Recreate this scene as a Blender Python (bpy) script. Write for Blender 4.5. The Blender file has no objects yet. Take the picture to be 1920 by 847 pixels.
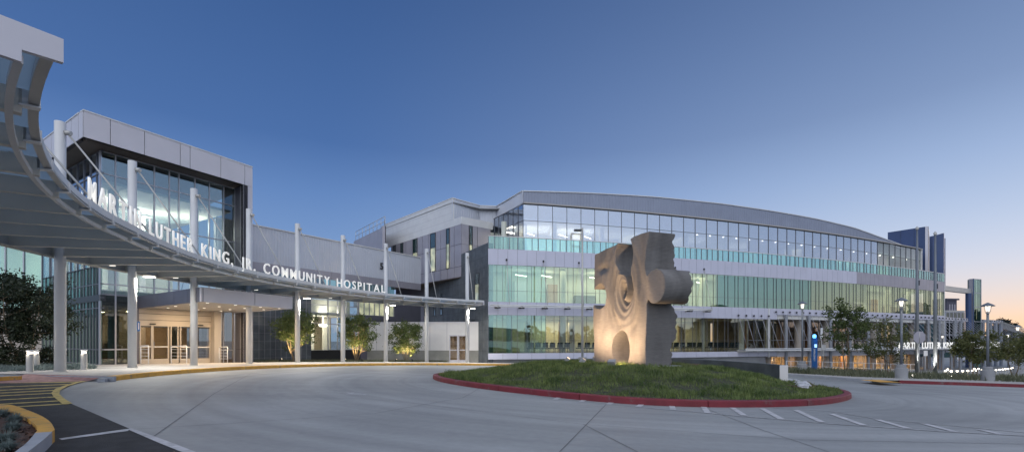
import bpy, bmesh, math, random
import numpy as np
from mathutils import Vector, Matrix, Euler
from mathutils.geometry import tessellate_polygon
random.seed(7); rng = np.random.default_rng(11)
S = bpy.context.scene; COL = S.collection
PI = math.pi; R = math.radians
FOC = 870.0; EYE = 1.6; HOR = 638.0

# ------------------------------------------------------------------ terrain and sight helpers
def gz(x, y):
    """height of the gently sloping site"""
    s = .0257*x + .0212*y
    if s > 1.6: s = 1.6 + 1.2*math.tanh((s-1.6)/1.2)
    if s < -.6: s = -.6 - .5*math.tanh((-s-.6)/.5)
    r = math.hypot(x-5.3, y-19.0); a = math.degrees(math.atan2(y-19.0, x-5.3)) % 360
    w = min(1, max(0, (a-94)/16))*min(1, max(0, (206-a)/12))
    return .393 - s - .034*w*min(12., max(0., r-20.5))
def G(px, py, up=0.0):
    """where the site surface (raised by up) lies for a place measured on the photograph"""
    qx = (px-960)/FOC; qz = (HOR-py)/FOC
    t = 3.0; h = lambda t: EYE + qz*t - gz(qx*t, t) - up
    a, b = 1.0, 200.0
    for _ in range(60):
        m = (a+b)/2
        if h(m) > 0: a = m
        else: b = m
    t = (a+b)/2
    return (qx*t, t)
def at(px, Y): return ((px-960)/FOC*Y, Y)
def zy(py, Y): return EYE + (HOR-py)*Y/FOC

# ------------------------------------------------------------------ materials
MATS = {}
def newmat(name):
    m = bpy.data.materials.new(name); m.use_nodes = True
    nt = m.node_tree; b = nt.nodes['Principled BSDF']; MATS[name] = m
    return m, nt, b
def N(nt, t, **kw):
    n = nt.nodes.new(t)
    for k, v in kw.items(): setattr(n, k, v)
    return n
def L(nt, a, b): nt.links.new(a, b)
def mat(name, col, rough=.5, metal=0., var=.12, scale=3., bump=0., bscale=30., spec=None, stretch=None, emis=None, est=0.):
    m, nt, b = newmat(name)
    b.inputs['Roughness'].default_value = rough; b.inputs['Metallic'].default_value = metal
    if spec is not None: b.inputs['Specular IOR Level'].default_value = spec
    tc = N(nt, 'ShaderNodeTexCoord'); src = tc.outputs['Object']
    if stretch:
        mp = N(nt, 'ShaderNodeMapping'); mp.inputs['Scale'].default_value = stretch
        L(nt, src, mp.inputs[0]); src = mp.outputs[0]
    nz = N(nt, 'ShaderNodeTexNoise'); nz.inputs['Scale'].default_value = scale; nz.inputs['Detail'].default_value = 6
    L(nt, src, nz.inputs['Vector'])
    mr = N(nt, 'ShaderNodeMapRange'); mr.inputs['From Min'].default_value = .3; mr.inputs['From Max'].default_value = .7
    mr.inputs['To Min'].default_value = 1-var; mr.inputs['To Max'].default_value = 1+var
    L(nt, nz.outputs[0], mr.inputs[0])
    vm = N(nt, 'ShaderNodeVectorMath', operation='SCALE'); vm.inputs[0].default_value = col[:3]
    L(nt, mr.outputs[0], vm.inputs['Scale']); L(nt, vm.outputs[0], b.inputs['Base Color'])
    if bump:
        n2 = N(nt, 'ShaderNodeTexNoise'); n2.inputs['Scale'].default_value = bscale; n2.inputs['Detail'].default_value = 4
        L(nt, src, n2.inputs['Vector'])
        bp = N(nt, 'ShaderNodeBump'); bp.inputs['Strength'].default_value = bump; bp.inputs['Distance'].default_value = .02
        L(nt, n2.outputs[0], bp.inputs['Height']); L(nt, bp.outputs[0], b.inputs['Normal'])
    if emis:
        b.inputs['Emission Color'].default_value = (*emis, 1); b.inputs['Emission Strength'].default_value = est
    return m
def emit(name, col, st):
    m, nt, b = newmat(name)
    b.inputs['Base Color'].default_value = (*col, 1)
    b.inputs['Emission Color'].default_value = (*col, 1); b.inputs['Emission Strength'].default_value = st
    return m
def glass(name, tint, r0=.2, gcol=(1, 1, 1), rough=.0, wob=.0):
    m, nt, b = newmat(name); nt.nodes.remove(b)
    out = nt.nodes['Material Output']
    tr = N(nt, 'ShaderNodeBsdfTransparent'); tr.inputs[0].default_value = (*tint, 1)
    gl = N(nt, 'ShaderNodeBsdfGlossy'); gl.inputs['Color'].default_value = (*gcol, 1); gl.inputs['Roughness'].default_value = rough
    lw = N(nt, 'ShaderNodeLayerWeight'); lw.inputs['Blend'].default_value = .5; fr = N(nt, 'ShaderNodeMath', operation='POWER'); L(nt, lw.outputs['Facing'], fr.inputs[0]); fr.inputs[1].default_value = 4.5
    ma = N(nt, 'ShaderNodeMath', operation='MULTIPLY_ADD', use_clamp=True); ma.inputs[1].default_value = 1-r0; ma.inputs[2].default_value = r0
    L(nt, fr.outputs[0], ma.inputs[0])
    mx = N(nt, 'ShaderNodeMixShader'); L(nt, ma.outputs[0], mx.inputs[0]); L(nt, tr.outputs[0], mx.inputs[1]); L(nt, gl.outputs[0], mx.inputs[2])
    L(nt, mx.outputs[0], out.inputs[0])
    if wob:
        tc = N(nt, 'ShaderNodeTexCoord'); nz = N(nt, 'ShaderNodeTexNoise'); nz.inputs['Scale'].default_value = .5; nz.inputs['Detail'].default_value = 1
        L(nt, tc.outputs['Object'], nz.inputs['Vector'])
        bp = N(nt, 'ShaderNodeBump'); bp.inputs['Strength'].default_value = wob; bp.inputs['Distance'].default_value = .05
        L(nt, nz.outputs[0], bp.inputs['Height']); L(nt, bp.outputs[0], gl.inputs['Normal'])
    return m

mat('panel', (.62, .61, .66), .42, .15, .05, .7, .04, 2)
mat('panel_lav', (.56, .57, .68), .40, .15, .05, .7, .04, 2)
mat('panel_dark', (.155, .155, .19), .38, .4, .08, .8)
mat('panel_mid', (.36, .35, .40), .42, .25, .08, .8)
mat('panel_blue', (.045, .075, .17), .4, .35, .12, .5)
mat('ribbed', (.58, .61, .68), .42, .2, .05, .6)
mat('joint', (.05, .05, .06), .8)
mat('soffit', (.12, .095, .08), .5, .3, .1, 1)
mat('soffit_white', (.42, .40, .38), .5, .0, .06, 1)
mat('frame', (.42, .43, .48), .35, .5, .05)
mat('beam_steel', (.64, .61, .54), .45, .1, .08, 1.2)
mat('column_grey', (.27, .29, .33), .4, .2, .08, 2)
mat('pole_grey', (.17, .19, .22), .4, .3, .08, 2)
mat('frame_mid', (.16, .17, .20), .4, .4, .05)
mat('ribbed_dark', (.26, .29, .37), .42, .4, .06, .6)
mat('rc_dark', (.085, .10, .11), .7, 0, .3, 1.5, .2, 25)
mat('frame_dark', (.045, .05, .06), .4, .3, .05)
mat('white_metal', (.68, .69, .70), .35, .1, .05, 1.5)
mat('canopy_steel', (.50, .495, .475), .40, .3, .08, 1.2)
mat('stone', (.10, .115, .13), .55, 0, .3, 1.6, .15, 12)
mat('stone_light', (.27, .27, .25), .7, 0, .2, 1.2, .1, 20)
mat('plaster', (.70, .69, .69), .6, 0, .06, .8)
mat('beige', (.46, .41, .36), .6, 0, .06, .8)
mat('warm_wall', (.62, .52, .40), .7, 0, .12, .6)
mat('wood', (.38, .22, .11), .55, 0, .2, 2, stretch=(1, 1, .1))
mat('room_wall', (.66, .68, .60), .8, 0, .10, .35)
mat('room_dark', (.10, .10, .10), .8, 0, .3, .5)
mat('room_floor', (.20, .18, .16), .5, 0, .15, 1)
mat('ceiling', (.70, .70, .68), .8, 0, .04, 1)
mat('blind', (.58, .62, .52), .85, 0, .04, 1.5)
mat('rc', (.30, .31, .33), .8, 0, .18, .9, .2, 25)
mat('kerb_grey', (.36, .38, .42), .8, 0, .12, 3, .2, 40)
mat('kerb_yellow', (.66, .36, .07), .65, 0, .14, 4, .1, 40)
mat('paint_yellow', (.60, .45, .14), .7, 0, .25, 8)
mat('kerb_red', (.17, .018, .028), .6, 0, .18, 3, .1, 40)
mat('paint_white', (.50, .50, .52), .7, 0, .22, 6)
mat('paint_worn', (.385, .39, .41), .8, 0, .2, 9)
mat('asphalt', (.022, .023, .027), .75, 0, .45, 5, .6, 90)
mat('bark_mulch', (.10, .055, .04), .95, 0, .6, 30, 1., 40)
mat('soil', (.05, .055, .03), .95, 0, .5, 6, .6, 30)
mat('bark', (.20, .15, .10), .9, 0, .3, 9, .5, 40, stretch=(1, 1, .25))
mat('black', (.012, .012, .014), .5)
mat('navy', (.02, .03, .05), .7)
mat('chrome', (.6, .6, .62), .25, .9, .03)
mat('tyre', (.015, .015, .016), .8)
mat('blue_paint', (.02, .13, .42), .4, 0, .08, 2)
mat('rock', (.46, .48, .52), .8, 0, .3, 6, .6, 14)
mat('sign_white', (.72, .73, .75), .5)
mat('letter', (.8, .8, .78), .4, 0, .02, 1, emis=(1, .97, .9), est=.36)
mat('letter_far', (.8, .8, .78), .4, 0, .02, 1, emis=(1, .97, .9), est=.5)
mat('brick_paver', (.40, .23, .21), .8, 0, .25, 8)
mat('tower_far', (.07, .07, .10), .7, 0, .1, 1)
mat('hill', (.05, .06, .07), .95, 0, .3, .05)
mat('car_paint_dark', (.03, .04, .06), .25, .4, .03); mat('car_paint_white', (.6, .6, .62), .25, .1, .03)
emit('glow', (1, .93, .80), 9.); emit('glow_soft', (1, .93, .82), 1.3); emit('glow_warm', (1, .80, .52), 12.)
emit('glow_star', (1, .90, .70), 9.); emit('glow_dim', (1, .70, .42), 1.6); emit('glow_blue', (.12, .5, 1), 2.6); emit('glow_screen', (.3, .55, 1), 1.6); emit('glow_red', (1, .08, .05), .7)
emit('tail', (.5, .05, .03), .2)
glass('glass_green', (.85, .90, .83), .22, (.74, .86, .76))
glass('glass_ground', (.88, .90, .84), .13, (.85, .95, .9))
glass('glass_teal', (.72, .85, .80), .24, (.64, .84, .80))
glass('glass_blue', (.84, .87, .90), .42, (.80, .86, .95))
glass('glass_clear', (.86, .90, .88), .07)
glass('glass_rail', (.70, .90, .87), .14, (.8, 1, 1))
glass('glass_bronze', (.80, .74, .66), .12)
glass('glass_smoke', (.42, .46, .46), .10, (.9, 1, 1))
# translucent canopy glazing
m, nt, b = newmat('frosted'); b.inputs['Base Color'].default_value = (.22, .27, .31, 1); b.inputs['Roughness'].default_value = .35
tl = N(nt, 'ShaderNodeBsdfTranslucent'); tl.inputs[0].default_value = (.55, .66, .76, 1)
mx = N(nt, 'ShaderNodeMixShader'); mx.inputs[0].default_value = .6
L(nt, b.outputs[0], mx.inputs[1]); L(nt, tl.outputs[0], mx.inputs[2]); L(nt, mx.outputs[0], nt.nodes['Material Output'].inputs[0])
for bn, bc in (('roller_blind', (.60, .60, .50)), ('roller_blind_grey', (.40, .47, .45)), ('reflected_sky_blind', (.66, .62, .66))):
    m, nt, b = newmat(bn); b.inputs['Base Color'].default_value = (*bc, 1); b.inputs['Roughness'].default_value = .8
    tl = N(nt, 'ShaderNodeBsdfTranslucent'); tl.inputs[0].default_value = (*bc, 1)
    mx = N(nt, 'ShaderNodeMixShader'); mx.inputs[0].default_value = .5
    L(nt, b.outputs[0], mx.inputs[1]); L(nt, tl.outputs[0], mx.inputs[2]); L(nt, mx.outputs[0], nt.nodes['Material Output'].inputs[0])
# leaves, grass: colour varies from clump to clump
def leafmat(name, c1, c2, scale=2.5, fine=14.):
    m, nt, b = newmat(name); b.inputs['Roughness'].default_value = .55
    tc = N(nt, 'ShaderNodeTexCoord')
    a = N(nt, 'ShaderNodeTexNoise'); a.inputs['Scale'].default_value = scale; a.inputs['Detail'].default_value = 3
    f = N(nt, 'ShaderNodeTexNoise'); f.inputs['Scale'].default_value = fine
    L(nt, tc.outputs['Object'], a.inputs['Vector']); L(nt, tc.outputs['Object'], f.inputs['Vector'])
    ad = N(nt, 'ShaderNodeMath', operation='MULTIPLY_ADD'); ad.inputs[1].default_value = .6; L(nt, f.outputs[0], ad.inputs[0]); L(nt, a.outputs[0], ad.inputs[2])
    mr = N(nt, 'ShaderNodeMapRange'); mr.inputs['From Min'].default_value = .55; mr.inputs['From Max'].default_value = 1.05; L(nt, ad.outputs[0], mr.inputs[0])
    mx = N(nt, 'ShaderNodeMix', data_type='RGBA'); mx.inputs[6].default_value = (*c1, 1); mx.inputs[7].default_value = (*c2, 1)
    L(nt, mr.outputs[0], mx.inputs[0]); L(nt, mx.outputs[2], b.inputs['Base Color'])
    tl = N(nt, 'ShaderNodeBsdfTranslucent'); L(nt, mx.outputs[2], tl.inputs[0])
    ms = N(nt, 'ShaderNodeMixShader'); ms.inputs[0].default_value = .3
    L(nt, b.outputs[0], ms.inputs[1]); L(nt, tl.outputs[0], ms.inputs[2]); L(nt, ms.outputs[0], nt.nodes['Material Output'].inputs[0])
leafmat('leaf', (.035, .06, .018), (.13, .17, .05))
leafmat('leaf_dark', (.012, .022, .010), (.03, .045, .02))
leafmat('leaf_yellow', (.05, .075, .02), (.17, .17, .06))
leafmat('grass', (.032, .075, .015), (.26, .32, .10), 1.8, 7.)
leafmat('grass_blue', (.10, .14, .13), (.26, .32, .31), 3., 10.)
leafmat('cover', (.06, .085, .045), (.22, .22, .14), 2., 9.)
leafmat('far_leaf', (.012, .018, .014), (.03, .04, .03), .2, 1.)

# concrete paving: broom streaks, stains and curved tyre traces
m, nt, b = newmat('concrete'); b.inputs['Roughness'].default_value = .62; b.inputs['Specular IOR Level'].default_value = .45
tc = N(nt, 'ShaderNodeTexCoord')
def nz(scale, detail, stretch=None, dist=0.):
    n = N(nt, 'ShaderNodeTexNoise'); n.inputs['Scale'].default_value = scale; n.inputs['Detail'].default_value = detail; n.inputs['Distortion'].default_value = dist
    s = tc.outputs['Object']
    if stretch:
        mp = N(nt, 'ShaderNodeMapping'); mp.inputs['Scale'].default_value = stretch[0]; mp.inputs['Rotation'].default_value = (0, 0, stretch[1]); L(nt, s, mp.inputs[0]); s = mp.outputs[0]
    L(nt, s, n.inputs['Vector']); return n.outputs[0]
def rng_(src, a, b2, c, d):
    mr = N(nt, 'ShaderNodeMapRange'); 
    for k, v in zip(('From Min', 'From Max', 'To Min', 'To Max'), (a, b2, c, d)): mr.inputs[k].default_value = v
    L(nt, src, mr.inputs[0]); return mr.outputs[0]
def mul(a, b2):
    q = N(nt, 'ShaderNodeMath', operation='MULTIPLY'); L(nt, a, q.inputs[0]); L(nt, b2, q.inputs[1]); return q.outputs[0]
v = rng_(nz(.13, 5), .3, .7, .76, 1.2)
v = mul(v, rng_(nz(.8, 8, ((.25, 1, 1), .35), .6), .35, .65, .93, 1.07))
v = mul(v, rng_(nz(9, 6), .3, .7, .94, 1.05))
# tyre sweeps round the island centre
sub = N(nt, 'ShaderNodeVectorMath', operation='SUBTRACT'); sub.inputs[1].default_value = (4.6, 18.9, 0); L(nt, tc.outputs['Object'], sub.inputs[0])
mulv = N(nt, 'ShaderNodeVectorMath', operation='MULTIPLY'); mulv.inputs[1].default_value = (1, 1, 0); L(nt, sub.outputs[0], mulv.inputs[0])
ln = N(nt, 'ShaderNodeVectorMath', operation='LENGTH'); L(nt, mulv.outputs[0], ln.inputs[0])
cmb = N(nt, 'ShaderNodeCombineXYZ'); L(nt, ln.outputs['Value'], cmb.inputs[0])
nn = N(nt, 'ShaderNodeTexNoise'); nn.inputs['Scale'].default_value = 1.6; nn.inputs['Detail'].default_value = 5; L(nt, cmb.outputs[0], nn.inputs['Vector'])
v = mul(v, rng_(nn.outputs[0], .35, .65, .85, 1.12))
vm = N(nt, 'ShaderNodeVectorMath', operation='SCALE'); vm.inputs[0].default_value = (.305, .315, .32); L(nt, v, vm.inputs['Scale']); L(nt, vm.outputs[0], b.inputs['Base Color'])
bp = N(nt, 'ShaderNodeBump'); bp.inputs['Strength'].default_value = .25; bp.inputs['Distance'].default_value = .01
n3 = nz(60, 4, ((.2, 1, 1), .35)); L(nt, n3, bp.inputs['Height']); L(nt, bp.outputs[0], b.inputs['Normal'])
mat('sidewalk', (.40, .385, .37), .75, 0, .12, .6, .1, 40)
def wear(name, under, sc, lo, hi):
    """paint chipped and scuffed down to the concrete in patches"""
    m = MATS[name]; nt = m.node_tree; b = nt.nodes['Principled BSDF']; src = b.inputs['Base Color'].links[0].from_socket
    tc = N(nt, 'ShaderNodeTexCoord'); a = N(nt, 'ShaderNodeTexNoise'); a.inputs['Scale'].default_value = sc; a.inputs['Detail'].default_value = 9; a.inputs['Roughness'].default_value = .75; L(nt, tc.outputs['Object'], a.inputs['Vector'])
    r = N(nt, 'ShaderNodeMapRange'); r.inputs['From Min'].default_value = lo; r.inputs['From Max'].default_value = hi; L(nt, a.outputs[0], r.inputs[0])
    x = N(nt, 'ShaderNodeMix', data_type='RGBA'); L(nt, r.outputs[0], x.inputs[0]); L(nt, src, x.inputs[6]); x.inputs[7].default_value = (*under, 1); L(nt, x.outputs[2], b.inputs['Base Color'])
wear('kerb_yellow', (.24, .22, .19), 3.2, .56, .66); wear('kerb_red', (.15, .10, .10), 2.6, .55, .70); wear('paint_white', (.30, .31, .32), 7, .54, .66); wear('paint_worn', (.30, .31, .32), 6, .46, .6); wear('paint_yellow', (.06, .055, .04), 7, .52, .66); wear('asphalt', (.05, .05, .052), .8, .45, .8)
wear('concrete', (.19, .19, .195), .55, .62, .72)
wear('concrete', (.36, .37, .375), .28, .56, .72)

# cast stone of the sculpture: board lines across the cut sides, stained warm
m, nt, b = newmat('sculpture'); b.inputs['Roughness'].default_value = .8
tc = N(nt, 'ShaderNodeTexCoord')
n1 = nz(.9, 5, ((1.6, 1.6, .35), 0), .8); n2 = nz(7, 5, ((.6, .6, 5.), 0)); 
v = mul(rng_(n1, .3, .7, .72, 1.25), rng_(n2, .3, .7, .88, 1.1))
wv = N(nt, 'ShaderNodeTexWave', wave_type='BANDS', bands_direction='Z'); wv.inputs['Scale'].default_value = 7.; wv.inputs['Distortion'].default_value = .6; wv.inputs['Detail'].default_value = 3
L(nt, tc.outputs['Object'], wv.inputs['Vector'])
vm = N(nt, 'ShaderNodeVectorMath', operation='SCALE'); vm.inputs[0].default_value = (.155, .15, .148); L(nt, v, vm.inputs['Scale']); L(nt, vm.outputs[0], b.inputs['Base Color'])
bp = N(nt, 'ShaderNodeBump'); bp.inputs['Strength'].default_value = .35; bp.inputs['Distance'].default_value = .02
L(nt, wv.outputs['Fac'], bp.inputs['Height']); L(nt, bp.outputs[0], b.inputs['Normal'])

# ------------------------------------------------------------------ mesh builder
class MB:
    def __init__(s): s.v = []; s.f = []; s.m = []; s.mats = []; s.smooth = []
    def mi(s, m):
        if m not in s.mats: s.mats.append(m)
        return s.mats.index(m)
    def add(s, vs, fs, m, smooth=False):
        o = len(s.v); k = s.mi(m); s.v += [tuple(p) for p in vs]
        for f in fs: s.f.append(tuple(i+o for i in f)); s.m.append(k); s.smooth.append(smooth)
        return s
    def hexa(s, p, m):   # p: 4 bottom (ccw) + 4 top
        return s.add(p, [(3, 2, 1, 0), (4, 5, 6, 7), (0, 1, 5, 4), (1, 2, 6, 5), (2, 3, 7, 6), (3, 0, 4, 7)], m)
    def box(s, x0, x1, y0, y1, z0, z1, m):
        return s.hexa([(x0, y0, z0), (x1, y0, z0), (x1, y1, z0), (x0, y1, z0), (x0, y0, z1), (x1, y0, z1), (x1, y1, z1), (x0, y1, z1)], m)
    def wall(s, a, b, z0, z1, out, thick, m, z0b=None, z1b=None):
        """slab whose outer face runs a->b (xy), 'out' = metres in front of the line, thick behind it"""
        d = Vector((b[0]-a[0], b[1]-a[1])); d.normalize(); n = Vector((d.y, -d.x))
        z0b = z0 if z0b is None else z0b; z1b = z1 if z1b is None else z1b
        A = Vector(a)+n*out; B = Vector(b)+n*out; A2 = A-n*thick; B2 = B-n*thick
        return s.hexa([(*A, z0), (*B, z0b), (*B2, z0b), (*A2, z0), (*A, z1), (*B, z1b), (*B2, z1b), (*A2, z1)], m)
    def prism(s, poly, z0, z1, m, zf=None):
        """poly ccw xy; zf optional (x,y)->height offset"""
        n = len(poly); zf = zf or (lambda x, y: 0)
        vs = [(p[0], p[1], z0+zf(*p)) for p in poly] + [(p[0], p[1], z1+zf(*p)) for p in poly]
        tr = tessellate_polygon([[Vector((p[0], p[1], 0)) for p in poly]])
        fs = []
        for t in tr:
            a, b, c = [Vector(poly[i]) for i in t]
            if (b-a).cross(c-a) < 0: t = (t[0], t[2], t[1])
            fs.append((t[0]+n, t[1]+n, t[2]+n)); fs.append((t[0], t[2], t[1]))
        ar = sum(poly[i][0]*poly[(i+1) % n][1]-poly[(i+1) % n][0]*poly[i][1] for i in range(n))
        for i in range(n):
            j = (i+1) % n
            fs.append((i, j, j+n, i+n) if ar > 0 else (j, i, i+n, j+n))
        return s.add(vs, fs, m)
    def fine_sheet(s, poly, lift, m, zf=gz, size=1.0):
        bm = bmesh.new(); tr = tessellate_polygon([[Vector((p[0], p[1], 0)) for p in poly]])
        vv = [bm.verts.new((p[0], p[1], 0)) for p in poly]
        for t in tr:
            a, b, c = [Vector(poly[i][:2]) for i in t]
            try: bm.faces.new([vv[i] for i in (t if (b-a).cross(c-a) > 0 else (t[0], t[2], t[1]))])
            except ValueError: pass
        for _ in range(8):
            es = [e for e in bm.edges if e.calc_length() > size]
            if not es: break
            bmesh.ops.subdivide_edges(bm, edges=es, cuts=1, use_grid_fill=False); bmesh.ops.triangulate(bm, faces=[f for f in bm.faces if len(f.verts) > 3])
        bm.verts.index_update(); s.add([(v.co.x, v.co.y, zf(v.co.x, v.co.y)+lift) for v in bm.verts], [tuple(v.index for v in f.verts) for f in bm.faces], m); bm.free(); return s
    def sheet(s, poly, lift, m, zf=gz):
        tr = tessellate_polygon([[Vector((p[0], p[1], 0)) for p in poly]])
        fs = []
        for t in tr:
            a, b, c = [Vector(poly[i][:2]) for i in t]
            fs.append(t if (b-a).cross(c-a) > 0 else (t[0], t[2], t[1]))
        return s.add([(p[0], p[1], zf(p[0], p[1])+lift) for p in poly], fs, m)
    def ribbon(s, line, w, lift, m, zf=gz):
        """flat painted line following xy points"""
        L_, R_ = offs(line, w/2), offs(line, -w/2); n = len(line)
        vs = [(p[0], p[1], zf(*p)+lift) for p in L_]+[(p[0], p[1], zf(*p)+lift) for p in R_]
        return s.add(vs, [(n+i, n+i+1, i+1, i) for i in range(n-1)], m)
    def strip(s, la, lb, za, zb, m):
        n = len(la)
        return s.add([(p[0], p[1], za(*p)) for p in la]+[(p[0], p[1], zb(*p)) for p in lb], [(i, i+1, n+i+1, n+i) for i in range(n-1)], m)
    def tube(s, pts, r, m, n=10, caps=True, closed=False):
        pts = [Vector(p) for p in pts]; rs = r if isinstance(r, (list, tuple)) else [r]*len(pts)
        vs = []; fs = []; prev = None
        for i, p in enumerate(pts):
            t = (pts[min(i+1, len(pts)-1)]-pts[max(i-1, 0)]).normalized()
            if prev is None:
                u = t.orthogonal().normalized()
            else:
                u = (prev - t*prev.dot(t)); u = u.normalized() if u.length > 1e-6 else t.orthogonal().normalized()
            prev = u; w = t.cross(u)
            for k in range(n):
                a = 2*PI*k/n; vs.append(p+(u*math.cos(a)+w*math.sin(a))*rs[i])
        for i in range(len(pts)-1):
            for k in range(n):
                k2 = (k+1) % n; fs.append((i*n+k, i*n+k2, (i+1)*n+k2, (i+1)*n+k))
        o = len(s.v); s.add(vs, fs, m, True)
        if caps:
            kk = s.mi(m)
            for f in (tuple(range(n))[::-1], tuple(range((len(pts)-1)*n, len(pts)*n))):
                s.f.append(tuple(i+o for i in f)); s.m.append(kk); s.smooth.append(False)
        return s
    def lathe(s, prof, m, c=(0, 0, 0), n=16):
        vs = []; fs = []
        for r_, z in prof:
            for k in range(n): a = 2*PI*k/n; vs.append((c[0]+r_*math.cos(a), c[1]+r_*math.sin(a), c[2]+z))
        for i in range(len(prof)-1):
            for k in range(n): k2 = (k+1) % n; fs.append((i*n+k, i*n+k2, (i+1)*n+k2, (i+1)*n+k))
        fs.append(tuple(range(n))[::-1]); fs.append(tuple(range((len(prof)-1)*n, len(prof)*n)))
        return s.add(vs, fs, m)
    def sweep(s, line, prof, m, zf=None):
        """rectangular/any section prof [(offset, z)] carried along an xy line"""
        zf = zf or (lambda x, y: 0); k = len(prof); n = len(line)
        offl = [offs(line, o) for o, _ in prof]; vs = []
        for i in range(n):
            for j in range(k):
                p = offl[j][i]; vs.append((p[0], p[1], prof[j][1]+zf(*line[i])))
        fs = [(i*k+j, (i+1)*k+j, (i+1)*k+(j+1) % k, i*k+(j+1) % k) for i in range(n-1) for j in range(k)]
        fs += [tuple(range(k))[::-1], tuple(range((n-1)*k, n*k))]
        return s.add(vs, fs, m)
    def build(s, name, parent=None, origin=None):
        me = bpy.data.meshes.new(name)
        o3 = ORG.get(parent.name, Vector((0, 0, 0))) if parent else Vector(origin or (0, 0, 0))
        me.from_pydata([(x-o3.x, y-o3.y, z-o3.z) for x, y, z in s.v], [], s.f)
        for mm in s.mats: me.materials.append(MATS[mm])
        me.polygons.foreach_set('material_index', s.m); me.polygons.foreach_set('use_smooth', s.smooth)
        me.update()
        o = bpy.data.objects.new(name, me); COL.objects.link(o)
        if parent: o.parent = parent; ORG[o.name] = o3
        else: o.location = o3; ORG[o.name] = o3
        return o
ORG = {}
def offs(line, d):
    out = []; n = len(line)
    for i in range(n):
        a = Vector(line[max(i-1, 0)][:2]); b = Vector(line[min(i+1, n-1)][:2]); t = (b-a).normalized()
        out.append((line[i][0]-t.y*d, line[i][1]+t.x*d))
    return out
def npmesh(name, V, F, mats, mi=None, parent=None, origin=(0, 0, 0)):
    me = bpy.data.meshes.new(name); V = np.asarray(V, float)
    o3 = ORG[parent.name] if parent else Vector(origin)
    V = V-np.array(o3)
    me.vertices.add(len(V)); me.vertices.foreach_set('co', V.ravel())
    k = F.shape[1]; me.loops.add(F.size); me.polygons.add(len(F))
    me.loops.foreach_set('vertex_index', F.ravel().astype(np.int32))
    me.polygons.foreach_set('loop_start', np.arange(0, F.size, k, dtype=np.int32)); me.polygons.foreach_set('loop_total', np.full(len(F), k, np.int32))
    for mm in mats: me.materials.append(MATS[mm])
    if mi is not None: me.polygons.foreach_set('material_index', mi.astype(np.int32))
    me.update(); me.validate()
    o = bpy.data.objects.new(name, me); COL.objects.link(o)
    if parent: o.parent = parent
    else: o.location = o3
    ORG[o.name] = o3
    return o
def tag(o, label=None, cat=None, group=None, kind=None):
    if label: o['label'] = label
    if cat: o['category'] = cat
    if group: o['group'] = group
    if kind: o['kind'] = kind
    return o
def thing(name, label, cat, loc, group=None):
    o = bpy.data.objects.new(name, None); COL.objects.link(o); o.location = loc; o.empty_display_size = .3
    ORG[o.name] = Vector(loc); return tag(o, label, cat, group)
def struct(o): o['kind'] = 'structure'; return o
def dup(root, loc, rz=0., label=None, group=None):
    def cp(o, par):
        c = o.copy(); COL.objects.link(c); ORG[c.name] = Vector(loc)
        if par is not None: c.parent = par
        for ch in list(kids.get(o.name, [])): cp(ch, c)
        return c
    kids = {}
    for o in bpy.data.objects:
        if o.parent: kids.setdefault(o.parent.name, []).append(o)
    r = cp(root, None); r.location = loc; r.rotation_euler = (0, 0, rz)
    if label: r['label'] = label
    if group: r['group'] = group
    return r
def area(name, loc, size, watts, col=(1, .9, .75), direction=(0, 0, -1), sy=None, spread=PI, parent=None):
    d = bpy.data.lights.new(name, 'AREA'); d.energy = watts; d.color = col; d.size = size; d.spread = spread
    if sy: d.shape = 'RECTANGLE'; d.size_y = sy
    o = bpy.data.objects.new(name, d); COL.objects.link(o); o.location = loc
    o.rotation_euler = Vector(direction).to_track_quat('-Z', 'Y').to_euler()
    if parent: o.parent = parent; o.location = Vector(loc)-ORG[parent.name]
    return o
def spot(name, loc, target, watts, col=(1, .78, .5), ang=80, blend=.7, rad=.06, parent=None):
    d = bpy.data.lights.new(name, 'SPOT'); d.energy = watts; d.color = col; d.spot_size = R(ang); d.spot_blend = blend; d.shadow_soft_size = rad
    o = bpy.data.objects.new(name, d); COL.objects.link(o); o.location = loc
    o.rotation_euler = (Vector(target)-Vector(loc)).to_track_quat('-Z', 'Y').to_euler()
    if parent: o.parent = parent; o.location = Vector(loc)-ORG[parent.name]
    return o
def point(name, loc, watts, col=(1, .85, .6), rad=.1, parent=None):
    d = bpy.data.lights.new(name, 'POINT'); d.energy = watts; d.color = col; d.shadow_soft_size = rad
    o = bpy.data.objects.new(name, d); COL.objects.link(o); o.location = loc
    if parent: o.parent = parent; o.location = Vector(loc)-ORG[parent.name]
    return o
def lerp(a, b, t): return tuple(x+(y-x)*t for x, y in zip(a, b))

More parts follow.
